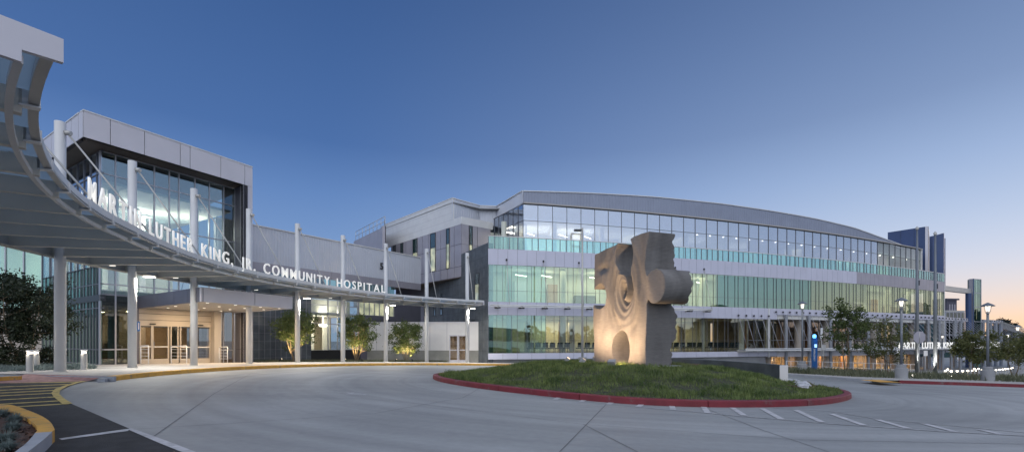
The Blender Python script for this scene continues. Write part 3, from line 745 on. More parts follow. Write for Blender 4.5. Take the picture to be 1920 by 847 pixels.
# lit cores seen deep inside on the ground floor
p = MB()
for s, wd, m in ((4.6, .5, 'warm_wall'), (8.2, .5, 'warm_wall'), (9.3, .6, 'plaster'), (12.2, .7, 'warm_wall'), (17.5, .5, 'plaster'), (22.5, .7, 'warm_wall')):
    a, b = fac(s, -5), fac(s+wd, -5); p.wall(a, b, .48, 3.4, 0, .3, m)
p.build('interior_wall', BG)
# third-floor curtain wall set back behind the terrace
n3 = 21; d3 = (S3)/n3
C3 = (1.03, 42.6); s3a = s_at(981, -2.7); n3 = 21; d3 = (S3-s3a)/n3
for i in range(n3):
    s0, s1 = s3a+i*d3, s3a+(i+1)*d3; a, b = fac(s0, -2.7), fac(s1, -2.7)
    lit = i in (18, 19)
    if i >= 2:
        bl = MB(); bl.wall(fac(s0+.02, -3.0), fac(s1-.02, -3.0), Z['t3']+.03 if i not in (9, 10, 12, 13, 14, 15, 16, 17) else 11.3, Z['h3']-.05, 0, .01, 'reflected_sky_blind'); bl.build('roller_blind', BG)  # added blinds; their pink stands in for pale sky reflected in the glass
    window(BG, a, b, (Z['deck']+.02, Z['t3'], Z['h3']), (.5,), 'glass_blue' if i < 17 else 'glass_clear', 'frame_mid', mw=.035, last=(i == n3-1))
A3 = fac(s3a, -2.7); dS = Vector((-.555, 1)).normalized()
def sd3(t): return (A3[0]+dS.x*t, A3[1]+dS.y*t)
for i in range(4):
    b, a = sd3(i*2.), sd3((i+1)*2.); window(BG, a, b, (Z['deck']+.02, Z['t3'], Z['h3']), (.5,), 'glass_blue', 'frame_mid', mw=.04)
p = MB(); a, b = fac(S3-.12, -2.7), fac(S3+.12, -2.7); p.wall(a, b, 9.4, 14.3, .1, .3, 'white_metal'); c = fac(S3+.12, -9); p.wall(b, c, 9.4, 14.25, 0, .2, 'panel'); p.build('corner_post', BG)
slab('ceiling_slab', s3a, S3, -2.85, -12, 12.8, 12.95, 'ceiling'); 
p = MB(); q0, q1 = sd3(0), sd3(8.2)
slab('roof_slab', s3a, S3, -2.5, -14, 14.25, 14.36, 'soffit_white')
# ribbed roof band with its arched crest
crest = [(970, 13.72), (981, 13.75), (1100, 14.05), (1225, 14.3), (1350, 14.38), (1450, 14.3), (1530, 14.15), (1600, 13.82), (1650, 13.2), (1692, 12.66)]
SX = [s_at(px, -2.6) for px, _ in crest]; SZ = [z+EYE for _, z in crest]
line = [fac(s, -2.6) for s in np.linspace(s3a, SX[-1], 46)]
lx = [p_[0] for p_ in line]; sarr = np.linspace(s3a, SX[-1], 46)
def crz(x, y): return float(np.interp(float(np.interp(x, lx, sarr)), SX, SZ))
ribs(BG, line, lambda x, y: 14.3, crz, pitch=.30, depth=.025, name='roof_fascia', m='ribbed_dark', thick=.1)
p = MB()
for i in range(len(line)-1):
    a, b = line[i], line[i+1]; c, d_ = fac(sarr[i+1], -14), fac(sarr[i], -14)
    p.hexa([(a[0], a[1]+.15, crz(*a)-.35), (b[0], b[1]+.15, crz(*b)-.35), (*c, crz(*b)-.3), (*d_, crz(*a)-.3), (a[0], a[1]+.15, crz(*a)-.25), (b[0], b[1]+.15, crz(*b)-.25), (*c, crz(*b)-.2), (*d_, crz(*a)-.2)], 'ribbed')
p.build('vaulted_roof', BG)
# parapet going back to the north over the link, in folded ribbed metal
q = [(-5.83, 45.66), (-3.31, 48.2), (-1.6, 48.4), (A3[0]-.05, A3[1]-.05)]
ribs(BG, q, lambda x, y: 13.55 if x < -1 else 14.3, lambda x, y: 15.55 if x < -1 else 15.38, pitch=.3, depth=.03, name='roof_fascia')
# dark stone side wall
W0 = (X0+.0, 39.5)
def sw(t): return (W0[0]-.555*t, W0[1]+t)
st_ = MB(); st_.wall(sw(5.2), sw(.02), -1.2, 9.9, 0, .5, 'stone', z1b=9.92); st_.wall(sw(24), sw(5.2), -1.2, 7.7, 0, .5, 'stone')
for t in np.arange(1.0, 24, 1.2):     # tile joints
    st_.wall(sw(t+.012), sw(t-.012), -1.2, 9.85 if t < 5.2 else 7.65, .004, .01, 'joint')
for z in np.arange(-.2, 9.8, .9):
    st_.wall(sw(24 if z < 7.6 else 5.2), sw(.03), z-.008, z+.008, .0035, .01, 'joint')
st_.build('stone_wall', BG)
def slot(parent, pt, t0, t1, z0, z1, zm, lit='lit_room'):
    a, b = pt(t1), pt(t0)
    g = MB(); g.wall(a, b, z0, z1, .045, .015, 'glass_clear')
    w_ = g.build('window', parent)
    f = MB(); f.wall(a, b, zm, z1, .012, .02, 'slot_dark')
    f.wall(a, b, z0, zm, .010, .02, lit)
    d = .05/math.dist(a, b)
    for u, v in ((0, d), (1-d, 1)): f.wall(lerp(a, b, u), lerp(a, b, v), z0, z1, .06, .08, 'frame_dark')
    for z in (z0, zm, z1-.05): f.wall(a, b, z, z+.05, .058, .07, 'frame_dark')
    f.build('window_frame', w_)
mat('slot_dark', (.03, .07, .075), .2, 0, .1)
# blind behind a lit window: the lit window itself gives off light
m, nt, b = newmat('lit_room'); tc = N(nt, 'ShaderNodeTexCoord'); nzz = N(nt, 'ShaderNodeTexNoise'); nzz.inputs['Scale'].default_value = 1.3; L(nt, tc.outputs['Object'], nzz.inputs['Vector'])
rp2 = N(nt, 'ShaderNodeValToRGB'); rp2.color_ramp.elements[0].position = .35; rp2.color_ramp.elements[0].color = (.20, .20, .15, 1); rp2.color_ramp.elements[1].position = .65; rp2.color_ramp.elements[1].color = (.62, .55, .36, 1)
L(nt, nzz.outputs[0], rp2.inputs[0]); L(nt, rp2.outputs[0], b.inputs['Emission Color']); b.inputs['Emission Strength'].default_value = 1.3; b.inputs['Base Color'].default_value = (.3, .3, .25, 1)
slot(BG, sw, 1.55, 2.3, 4.9, 7.6, 6.6)
for t in (2.4, 4.6, 6.4, 8.4, 10.6, 12.8): slot(BG, sw, t, t+.55, 2.0, 3.5, 3.3, 'lit_room' if t < 8 else 'slot_dark')
for t in (9.6, 11.4, 14.5): slot(BG, sw, t, t+.5, 4.3, 6.6, 6.2, 'slot_dark')
# doors on to the terrace, ceiling lights
def fixture(s, off, z, ln=1.3, dirn=0.9, m='glow'):
    a, b = fac(s, off), fac(s+ln, off-dirn); p = MB(); p.wall(a, b, z-.04, z, 0, .09, m); return p.build('ceiling_light', BG)
for s in (3., 5.5, 10.4, 13.4, 17.4, 22.6): fixture(s, -2.4, 7.65)
for s in (2.5, 4.6, 8.3, 11.0, 45.): fixture(s, -5.2 if s < 40 else -3, 12.2)
for s in (37.6, 40, 46.): fixture(s, -2., 7.6, 1.0)
for k_ in range(17):      # row of small downlights behind the third-floor glass
    s = s_at(1307+k_*24.5, -2.9); c = fac(s, -2.9); p = MB(); p.lathe([(.02, 12.64), (.07, 12.62), (.08, 12.59), (.03, 12.57)], 'glow', (c[0], c[1], 0), 10); p.build('downlight', BG)
dp = MB(); s = s_at(1081, -2.66); a, b = fac(s-.55, -2.66), fac(s+.55, -2.66); ln = 1.1
for u, v, z0, z1 in ((0, .09, 9.42, 11.8), (.91, 1, 9.42, 11.8), (0, 1, 11.7, 11.8), (0, 1, 9.42, 9.7), (0, 1, 10.5, 10.6)): dp.wall(lerp(a, b, u), lerp(a, b, v), z0, z1, .06, .05, 'white_metal')
dp.build('terrace_door', BG)
# room lights
LT = (1., .90, .62)
for k_ in range(16):
    s = 2+k_*4.05; wt = (70, 120, 165, 165, 165, 165, 60, 52, 52, 60, 90, 100, 100, 95, 90, 80)[k_]
    c = fac(s, -2.); o = area('room_light', (c[0], c[1], 7.95), 3.6, wt*.54, (1., .92, .68) if not 6 <= k_ < 10 else (.85, 1, .85), (0, 0, -1), 2.6, parent=BG); o.rotation_euler.z = .3
for s, wt in ((3, 40), (8.5, 110), (14, 60), (19.5, 60), (24, 80)):
    c = fac(s, -6); area('room_light', (c[0], c[1], 3.75), 3., wt, (1, .82, .5), (0, 0, -1), 2., parent=BG)
for s, wt in ((5, 200), (10, 170), (16, 60), (24, 60), (33, 60), (42, 70), (54, 190)):
    c = fac(s, -6.); area('room_light', (c[0], c[1], 12.7), 4.5, wt, (1, .86, .64), (0, 0, -1), 3, parent=BG)

# open ground storey on the right: recessed glazed lobby, columns, lower storey
NL = 14; dl = (SE+1-SL)/NL
for i in range(NL):
    a, b = fac(SL+i*dl, -2.6), fac(SL+(i+1)*dl, -2.6)
    window(BG, a, b, (.45, 1.65, 4.25), (.5,), 'glass_bronze' if i < 9 else 'glass_clear', mw=.06, name='lobby_window'); window(BG, a, b, (-2.1, -.15), (.5,), 'glass_bronze', mw=.06, name='lobby_window')
slab('floor_slab', SL, SE+1, .0, -11, .2, .41, 'room_floor', 8); slab('lobby_ceiling', SL, SE+1, -.15, -11, 4.2, 4.24, 'soffit', 8); slab('floor_slab', SL, SE+1, .3, -11, -2.6, -2.35, 'room_floor', 8)
slab('back_wall', SL, SE+1, -7.5, -7.7, .41, 4.2, 'warm_wall', 8); slab('back_wall', SL, SE+1, -7.0, -7.2, -2.35, .2, 'warm_wall', 8); slab('lobby_soffit', SL, SE+1, -.15, -11, .02, .19, 'soffit', 8)
p = MB()
for s, z0, z1, m, wd in ((SL+2, .41, 4.2, 'wood', 1.6), (SL+7, .41, 3.4, 'warm_wall', 1.4), (SL+12, .41, 4.2, 'wood', 2.), (SL+18, .41, 3.8, 'wood', 2), (SL+4, -2.35, 0, 'wood', 1.5), (SL+13, -2.35, 0, 'wood', 2.), (SL+21, .41, 4.2, 'plaster', 2), (SL+19, -2.35, 0, 'wood', 2.)):
    a, b = fac(s, -4.6), fac(s+wd, -4.6); p.wall(a, b, z0, z1, 0, .3, m)
p.build('interior_wall', BG)
for s in np.arange(SL+1.6, SE, 4.6): c = fac(s, -1.5); p = MB(); p.lathe([(.34, -2.35), (.34, 4.2)], 'beige', (c[0], c[1], 0), 16); p.build('interior_column', BG)
for s in np.arange(SL+2.5, SE, 4.4):
    c = fac(s, -3.7); area('room_light', (c[0], c[1], 4.1), 2.2, 300, (1, .70, .36), (0, 0, -1), 1.5, parent=BG)
    c = fac(s, -4.); area('room_light', (c[0], c[1], -.1), 2.5, 210, (1, .70, .36), (0, 0, -1), 1.5, parent=BG)
cols = [1474, 1517, 1557, 1594, 1628, 1660, 1690, 1716, 1740, 1761]
for px in cols:
    c = fac(s_at(px, .1), .1); p = MB(); p.lathe([(.16, gz(*c)-.3), (.16, 4.3)], 'column_grey', (c[0], c[1], 0), 14); p.build('column', BG)
pn = MB(); 
for px in (1546, 1640): 
    c = fac(s_at(px, -4.5), -4.5); pn.lathe([(.22, -1.6), (.24, -.3)], 'glow_soft', (c[0], c[1], 0), 12)
pn.build('lobby_lamp', BG)

# sunshade along the left part of the facade, hung on rods
def sunshade():
    r = thing('sunshade', 'slim grey sunshade hung on rods above the ground-floor windows left of the sculpture', 'sunshade', (*fac(10), 4.5))
    s1 = s_at(1336, 1.05); L_ = [(.0+s1*i/16) for i in range(17)]
    for off, z, rad in ((1.05, 4.56, .055), (.62, 4.46, .05), (1.05, 4.42, .03)):
        p = MB(); p.tube([(*fac(s, off), z) for s in L_], rad, 'white_metal', 8); p.build('rail', r)
    n = 11
    for i in range(n):
        s = .7+(s1-.9)*i/(n-1); a, b = fac(s-.04, 1.1), fac(s+.04, 1.1); c, d_ = fac(s+.04, .05), fac(s-.04, .05)
        p = MB(); p.hexa([(*a, 4.40), (*b, 4.40), (*c, 4.30), (*d_, 4.30), (*a, 4.5), (*b, 4.5), (*c, 4.55), (*d_, 4.55)], 'canopy_steel'); 
        a, b = fac(s-.25, .75), fac(s+.25, .75); p.wall(a, b, 4.30, 4.42, 0, .2, 'frame_dark'); p.build('bracket', r)
    for k_ in range(7):
        s = 1.6+k_*3.3; 
        if s > s1: break
        p = MB(); p.tube([(*fac(s, .08), 8.5), (*fac(s+.05, 1.05), 4.56)], .022, 'canopy_steel', 6); c = fac(s, .06); p.lathe([(.07, 8.42), (.09, 8.5), (.05, 8.6)], 'frame_dark', (c[0], c[1], 0), 8); p.build('tie_rod', r)
sunshade()

# long arcade canopy on the right with raking struts and the second sign
AR = thing('arcade_canopy', 'long low canopy with raking struts along the right end of the glass building', 'canopy', (*fac(50, 2), gz(*fac(50, 2))))
SA = s_at(1877, 0)
def ao(s): return 1.0+2.4*min(1, max(0, (s-SC)/(SE-SC)))
ar = list(np.linspace(SC, SA, 40))
p = MB()
for j, (z, d) in enumerate(((.62, 0), (.78, .0), (.50, -.5), (.62, -1.0))):
    p.tube([(*fac(s, ao(s)+d), z) for s in ar], .05 if j else .07, 'white_metal', 6)
p.build('edge_rail', AR)
p = MB(); n = 44
for i in range(n):
    s = SC+(SA-SC)*i/n
    a, b = fac(s-.05, ao(s)), fac(s+.05, ao(s)); c, d_ = fac(s+.05, -.05), fac(s-.05, -.05)
    p.hexa([(*a, .50), (*b, .50), (*c, .42), (*d_, .42), (*a, .60), (*b, .60), (*c, .66), (*d_, .66)], 'canopy_steel')
o_ = p.build('crossbeams', AR)
p = MB(); p.strip([fac(s, ao(s)-.05) for s in ar], [fac(s, .1) for s in ar], lambda x, y: .68, lambda x, y: .68, 'frosted'); 
p.strip([fac(s, ao(s)-.05) for s in ar], [fac(s, .1) for s in ar], lambda x, y: .70, lambda x, y: .70, 'frosted'); p.build('canopy_glazing', AR)
p = MB(); up = [s for s in ar if s > SE-1]
for i in range(len(up)-1):
    p.wall(fac(up[i], .1), fac(up[i+1], .1), 4.3, 4.72, 0, .3, 'panel'); p.wall(fac(up[i], .1), fac(up[i+1], .1), .3, .75, -.05, .2, 'panel')
p.build('beam', AR)
ns_ = 62
for i in range(ns_):
    s = SC+(SA+1.5-SC)*i/ns_
    zt = 4.1 if s < SL else 4.55
    p = MB(); p.tube([(*fac(s, .12), zt), (*fac(s+.25, ao(s)+.02), .68)], .020, 'frame', 6); c = fac(s, .14); p.lathe([(.05, zt-.08), (.1, zt), (.05, zt+.1)], 'frame_dark', (c[0], c[1], 0), 8); p.build('strut', AR)
for px in (1790, 1801, 1829, 1843, 1857, 1867, 1877):
    c = fac(s_at(px, .05), .05); p = MB(); p.lathe([(.2, gz(*c)-.1), (.2, 4.7)], 'column_grey', (c[0], c[1], 0), 14); p.build('column', AR)
for px in (1735, 1749, 1778, 1792, 1806, 1822):
    s = s_at(px, 2.9); c = fac(s, ao(s)-.6); p = MB(); p.lathe([(.14, gz(*c)-.1), (.14, .6)], 'column_grey', (c[0], c[1], 0), 12); p.build('column', AR)
e_ = fac(SA, .1)
p = MB()
for i in range(9):       # stays fanning out beyond the end of the arcade
    a = (*fac(SA-1+.1*i, .1), 4.55-.12*i); b = (e_[0]+8.5+1.0*i, e_[1]-1.5+.5*i, .9-.25*i+.6)
    p.tube([a, b], .035, 'canopy_steel', 6)
p.build('stay_rod', AR)

# tall glass pylon with its portal beam
PY = thing('glass_pylon', 'tall slender blue-green glass pylon joined to the building by a horizontal beam', 'pylon', (*at(1832, 66), gz(*at(1832, 66))))
a, b = at(1824.5, 66.0), at(1840, 66.6)
window(PY, a, b, (-2.4, 1.5, 4.3, 6.4, 8.4, 10.35), (), 'glass_teal', mw=.08, depth=.5, last=True, name='glass_panel')
c = at(1823.5, 71); q_ = MB(); q_.wall(c, a, -2.4, 10.4, 0, .1, 'panel_blue'); q_.build('side_panel', PY)
q_ = MB(); q_.wall(lerp(a, b, .02), lerp(a, b, .98), -2.4, 10.3, -.55, .1, 'slot_dark'); q_.build('core_wall', PY)
q_ = MB(); c = at(1816, 66); q_.lathe([(.34, -2.4), (.34, 8.3)], 'panel_blue', (c[0], c[1], 0), 14); q_.build('column', PY)
q_ = MB(); q_.wall(fac(SE+.1), at(1824, 66.5), 8.3, 8.95, 0, .5, 'canopy_steel'); q_.build('portal_beam', PY)

# blue metal stair towers on the roof
def blue_box(name, lab, A, B, depthdir, ztA, ztB, z0, rows=3):
    C1 = (B[0]+depthdir[0], B[1]+depthdir[1]); o = thing(name, lab, 'roof tower', (*A, z0))
    p = MB(); ln = math.dist(A, B); n = max(2, round(ln/1.6))
    p.wall(A, B, z0, ztA-.02, -.03, .3, 'joint', z1b=ztB-.02)
    for i in range(n):
        a, b = lerp(A, B, i/n+.004), lerp(A, B, (i+1)/n-.004); za, zb = ztA+(ztB-ztA)*i/n, ztA+(ztB-ztA)*(i+1)/n
        for r_ in range(rows):
            f0, f1 = r_/rows, (r_+1)/rows
            p.wall(a, b, z0+(za-z0)*f0+.01, z0+(za-z0)*f1-.01, 0, .03, 'panel_blue', z0+(zb-z0)*f0+.01, z0+(zb-z0)*f1-.01)
    p.build('cladding', o)
    p = MB(); p.wall(B, C1, z0, ztB, 0, .3, 'panel'); p.wall(C1, (A[0]+depthdir[0], A[1]+depthdir[1]), z0, ztB-.3, 0, .3, 'panel_blue'); p.wall((A[0]+depthdir[0], A[1]+depthdir[1]), A, z0, ztA, 0, .3, 'panel_blue'); p.build('side_wall', o)
blue_box('roof_tower', 'wide dark blue roof tower with a sloping top above the curved building', at(1664.5, 69.6), at(1740, 66), (3.6, 3.75), 17.8, 17.85, 9.4)
blue_box('roof_tower', 'narrower dark blue roof tower standing behind and right of the wide one', at(1743.5, 71), at(1770, 70.4), (2.4, 2.5), 17.5, 17.9, 9.4)
# rows of waiting chairs behind the ground-floor glass
def chair(c, rz):
    r = thing('waiting_chair', 'dark padded waiting chair standing in the row just inside the ground-floor glass', 'chair', (c[0], c[1], .48), 'chairs behind the ground-floor glass')
    x, y = c; z = .48
    p = MB(); p.box(x-.27, x+.27, y-.25, y+.25, z+.38, z+.47, 'navy'); p.build('seat', r)
    p = MB(); p.hexa([(x-.26, y-.25, z+.5), (x+.26, y-.25, z+.5), (x+.26, y-.19, z+.5), (x-.26, y-.19, z+.5), (x-.24, y-.33, z+.95), (x+.24, y-.33, z+.95), (x+.24, y-.27, z+.95), (x-.24, y-.27, z+.95)], 'navy'); p.build('backrest', r)
    for sx in (-1, 1):
        for sy in (-1, 1): p = MB(); p.tube([(x+sx*.24, y+sy*.22, z), (x+sx*.24, y+sy*.22, z+.4)], .018, 'chrome', 6); p.build('leg', r)
    r.rotation_euler = (0, 0, rz); return r
c0 = fac(4.0, -1.0); ch = chair(c0, .24)
for i in range(1, 34):
    s = 4.0+i*.68
    if i % 7 == 6: continue
    c = fac(s, -1.0-.25*random.random()); dup(ch, (c[0], c[1], .48), .24+random.uniform(-.15, .15))
# ------------------------------------------------------------------ entrance tower on the left
glass('tower_glass', (.74, .82, .82), .24, (.80, .93, .97))
def tf(t, o=0.): d = Vector((.548, 1)).normalized(); return (-21.3+.548*t+d.y*o, 24+t-d.x*o)
def tpx(px): q = (px-960)/FOC; return (21.3+24*q)/(.548-q)
def tsd(t, o=0.): d = Vector((1.585, -1)).normalized(); return (-21.3-1.585*t+d.y*o, 24+t-d.x*o)
def tspx(px): q = (px-960)/FOC; return (-21.3-24*q)/(q+1.585)
TW = thing('entrance_tower', 'tall glass entrance pavilion with a deep silver roof fascia at the left of the hospital', 'building', (*tf(3), .4))
lv = (4.0, 4.55, 5.49, 7.95, 10.29, 11.42)
mu = [188.5, 217, 256, 290, 318, 336, 366, 393, 420, 441]
for i in range(len(mu)-1):
    gl = 'glass_blue' if i < 7 else ('glass_clear' if i == 7 else 'glass_smoke')
    gl = 'tower_glass' if i < 8 else gl
    window(TW, tf(tpx(mu[i])), tf(tpx(mu[i+1])), lv, (), gl, 'frame', mw=.05, last=(i == 8), depth=.14)
sm = [188.5, 180, 168.5, 156.5, 144, 131, 118, 105, 92, 78]
for i in range(len(sm)-1):
    a, b = tsd(tspx(sm[i+1])), tsd(tspx(sm[i]))
    window(TW, a, b, (5.49, 7.95, 9.1, 10.29, 11.42), (), 'glass_blue', 'frame_mid', mw=.05, depth=.14)
    window(TW, a, b, (.35, 1.13, 3.3, 3.83, 4.55, 5.49), (.5,), 'glass_teal', 'frame_mid', mw=.05, depth=.16)
p = MB()
for f in (3.83,): p.wall(tsd(5.3), tsd(0), 3.65, 3.98, .03, .25, 'frame_dark')
p.build('floor_band', TW)
# lower front: smoked lights, door screen, piers
for a, b in ((188.5, 217), (217, 247)): window(TW, tf(tpx(a)), tf(tpx(b)), (.3, 1.13, 4.0), (), 'glass_smoke', mw=.07, last=(b == 247))
p = MB(); p.wall(tf(tpx(247)), tf(tpx(261)), .2, 4., -.05, .3, 'panel_dark'); p.build('pier', TW)
p = MB(); p.wall(tf(tpx(396)), tf(tpx(409)), .1, 4., .35, .5, 'beige'); p.build('pier', TW)
window(TW, tf(tpx(409)), tf(tpx(438)), (.1, 1.0, 4.0), (.35,), 'glass_bronze', mw=.06, last=True)
D0, D1 = tpx(261), tpx(396)
zb = lambda t: gz(*tf(t))+.15
hd = MB(); hd.wall(tf(D0), tf(D1), 2.42, 3.5, -.02, .2, 'beige')
for z in (2.75, 3.1): hd.wall(tf(D0), tf(D1), z-.012, z+.012, -.014, .02, 'joint')
hd.build('door_header', TW)
def leaf_(a, b, nm='sliding_door', gm='glass_bronze', hnd=None):
    g = MB(); z0 = zb((a+b)/2); g.wall(tf(a), tf(b), z0+.05, 2.40, -.06, .02, gm); o = g.build(nm, TW)
    f = MB(); ln = math.dist(tf(a), tf(b)); e = .06/ln
    f.wall(tf(a), tf(a+(b-a)*e), z0, 2.42, -.01, .09, 'beige'); f.wall(tf(b-(b-a)*e), tf(b), z0, 2.42, -.01, .09, 'beige')
    f.wall(tf(a), tf(b), z0, z0+.27, -.014, .08, 'beige'); f.wall(tf(a), tf(b), z0+.92, z0+.98, -.013, .08, 'plaster'); f.wall(tf(a), tf(b), 2.34, 2.42, -.012, .08, 'frame_dark'); f.build('door_frame', o)
    if hnd is not None:
        t = a+(b-a)*hnd; h = MB(); h.tube([(*tf(t, .03), z0+.85), (*tf(t, .07), z0+.9), (*tf(t, .07), z0+1.2), (*tf(t, .03), z0+1.25)], .015, 'chrome', 6); h.build('handle', o)
ds_ = [tpx(x) for x in (262, 286, 317, 320, 335, 338, 366, 395)]
leaf_(ds_[0], ds_[1]); leaf_(ds_[1], ds_[2], hnd=.06); leaf_(ds_[3], ds_[4], 'sidelight', 'glass_smoke'); leaf_(ds_[5], ds_[6]); leaf_(ds_[6], ds_[7], hnd=.06)
p = MB(); p.wall(tf(tpx(281)), tf(tpx(291)), 2.5, 2.56, .08, .12, 'black'); p.build('door_sensor', TW); p = MB(); p.wall(tf(tpx(371)), tf(tpx(380)), 2.5, 2.56, .08, .12, 'black'); p.build('door_sensor', TW)
# roof: fascia cassettes, soffit, end pier
Pf = (-20.8, 22.5)
def ff(t): return (Pf[0]+.548*t, Pf[1]+t)
def fpx(px): q = (px-960)/FOC; return (20.8+22.5*q)/(.548-q)
def fs(t): return (Pf[0]-1.585*t, Pf[1]+t)
jx = [156.5, 207, 271, 338, 356.5, 414, 459, 473.5]
fa = MB(); fa.wall(ff(.12), ff(fpx(473.5)), 11.5, 12.72, -.03, .3, 'joint')
for a, b in zip(jx, jx[1:]): fa.wall(ff(fpx(a)+.012), ff(fpx(b)-.012), 11.48, 12.74, 0, .03, 'panel')
fa.wall(ff(0), ff(fpx(473.5)), 12.74, 12.80, .03, .4, 'white_metal')
for t0, t1 in ((0.02, .35), (.35, .9), (.9, 2.6), (2.6, 4.5), (4.5, 8)): fa.wall(fs(t1-.012), fs(t0+.012), 11.48, 12.74, 0, .03, 'panel')
fa.wall(fs(8), fs(.4), 11.5, 12.72, -.031, .2, 'joint'); fa.wall(fs(8), fs(.3), 12.74, 12.80, .03, .3, 'white_metal')
fa.build('roof_fascia', TW)
E = ff(fpx(473.5)); B2 = (E[0]-7.5, E[1]+5.5); B1 = fs(8)
so_ = MB(); so_.prism([(Pf[0]+.1, Pf[1]+.2), (E[0]-.1, E[1]), B2, (B1[0]+.2, B1[1])], 11.50, 11.6, 'soffit'); so_.prism([(Pf[0]+.1, Pf[1]+.2), (E[0]-.1, E[1]), B2, (B1[0]+.2, B1[1])], 12.3, 12.4, 'rc')
for t in (2.2, 4.6, 6.6):   # soffit joints
    a = ff(t); so_.prism([(a[0], a[1]), (a[0]+.012, a[1]+.02), (a[0]-1.6, a[1]+1.1), (a[0]-1.612, a[1]+1.08)], 11.494, 11.499, 'joint')
so_.build('soffit', TW)
pr = MB(); t0, t1 = fpx(457), fpx(473.5)
zz = [-.2, 1.05, 4.0, 8.2, 11.47]
for a, b in zip(zz, zz[1:]): pr.wall(ff(t0), ff(t1), a+.01, b-.01, 0, .35, 'panel')
pr.wall(ff(t0), ff(t1), -.2, 11.47, -.02, .3, 'joint')
inn = tf(tpx(441)); g0 = ff(t0)
for a, b in zip(zz, zz[1:]): pr.wall(inn, g0, a+.01, b-.01, 0, .25, 'panel_dark')
pr.wall(inn, g0, -.2, 11.47, -.02, .2, 'joint')
e1 = (E[0]-2.9, E[1]+3.2); pr.wall(ff(t1), e1, -.2, 12.6, 0, .3, 'panel')
pr.build('end_pier', TW)
# floors, ceilings and lit rooms
T1 = 6.0; T2 = 5.2
def inset(t, u): a = tf(t); return (a[0]-1.585*u, a[1]+u)
def room(z0, z1, m, nm, i0=.08): p = MB(); p.prism([inset(.1, i0), inset(T1, i0), inset(T1, T2), inset(.1, T2)], z0, z1, m); return p.build(nm, TW)
room(3.7, 4.3, 'plaster', 'upper_floor', .2); room(9.9, 10.05, 'ceiling', 'upper_ceiling', .2); room(.1, .4, 'room_floor', 'lobby_floor', .05); room(3.45, 3.6, 'soffit_white', 'lobby_ceiling', .2)
p = MB(); p.wall(inset(.1, 4.6), inset(T1, 4.6), 4.3, 9.9, 0, .2, 'room_wall'); p.wall(inset(.1, 3.4), inset(T1, 3.4), .4, 3.5, 0, .2, 'warm_wall'); p.build('back_wall', TW)
for t, u in ((.9, .8), (4.6, .9), (3.2, 2.8)): c = inset(t, u); p = MB(); p.lathe([(.24, .3), (.24, 10)], 'plaster', (c[0], c[1], 0), 18); p.build('interior_column', TW)
for t, u in ((1.9, 1.6), (3.0, 2.3), (1.2, 3.0)):
    c = inset(t, u); p = MB(); p.box(c[0]-.45, c[0]+.45, c[1]-.35, c[1]+.35, 9.40, 9.46, 'panel_mid'); p.build('ceiling_panel', TW)
    point('ceiling_light', (c[0], c[1], 9.62), 16, (1, .95, .85), .25, parent=TW)
c = inset(3, 2); area('room_light', (c[0], c[1], 9.3), 4, 380, (1, .93, .80), (0, 0, -1), 3, parent=TW)
for t, u in ((1.2, 2.2), (3.4, 2.6), (5.2, 2.)):
    c = inset(t, u); area('cove_light', (c[0], c[1], 8.9), 1.6, 70, (1, .86, .66), (0, 0, 1), 1.2, parent=TW)
c = inset(3, 2); area('room_light', (c[0], c[1], 3.4), 4, 110, (1, .78, .5), (0, 0, -1), 3, parent=TW)
c = inset(.6, 3.6); area('room_light', (c[0], c[1], 3.4), 1.5, 70, (1, .72, .42), (0, 0, -1), 2, parent=TW)
for k_, (t, u) in enumerate(((.5, 2.2), (.9, 3.2), (1.5, 4.2), (.6, 4.4))):
    c = inset(t, u); p = MB(); p.box(c[0]-.5, c[0]+.5, c[1]-.05, c[1]+.05, 7.2, 7.25, 'glow'); p.build('ceiling_light', TW)
    p = MB(); p.box(c[0]-.4, c[0]+.4, c[1]-.04, c[1]+.04, 2.95, 3.0, 'glow_warm'); p.build('ceiling_light', TW)
c = inset(1.2, 2.4); p = MB(); p.box(c[0]-1.0, c[0]+.8, c[1]-.4, c[1]+.4, .4, 1.45, 'wood'); p.build('reception_desk', TW)
# entrance porch: flat slab roof on the front of the tower
PO = thing('entrance_porch', 'flat pale metal porch roof with small downlights over the sliding entrance doors', 'porch', (-14.07, 21, .5))
A, B, C_, D = (-14.07, 21.0), (-12.2, 25.8), (-17.6, 30.2), (-20.6, 26.0)
C_ = tf(6.0, .02); D = tf(tpx(257.5), .02)
p = MB(); p.wall(A, lerp(A, B, .535), 3.36, 4.02, .0, .1, 'panel'); p.wall(lerp(A, B, .54), B, 3.36, 4.02, .0, .1, 'panel')
for f0, f1 in ((0, .35), (.352, .62), (.622, .82), (.822, 1)): p.wall(lerp(D, A, f0), lerp(D, A, f1-.002), 3.36, 4.02, 0, .1, 'panel_dark')
p.wall(B, C_, 3.36, 4.02, 0, .1, 'panel'); p.build('fascia', PO)
p = MB(); p.prism([lerp(A, C_, .01), lerp(B, D, .01), lerp(C_, A, .01), lerp(D, B, .01)], 3.40, 3.46, 'soffit_white'); p.prism([lerp(A, C_, .01), lerp(B, D, .01), lerp(C_, A, .01), lerp(D, B, .01)], 3.9, 3.98, 'rc'); p.build('soffit', PO)
def porch(u, v): a = lerp(A, D, u); b = lerp(B, C_, u); return lerp(a, b, v)
for u in (.12, .36, .60, .84):
    for v in (.14, .42, .70, .93) if u < .7 else (.2, .5, .75):
        c = porch(u, v); p = MB(); p.lathe([(.065, 3.385), (.065, 3.398)], 'glow_soft', (c[0], c[1], 0), 14); p.build('downlight', PO)
for u, v in ((.2, .25), (.5, .3), (.8, .4), (.3, .75), (.65, .8)):
    c = porch(u, v); area('downlight_beam', (c[0], c[1], 3.37), .25, 62, (1, .72, .42), (0, 0, -1), parent=PO)
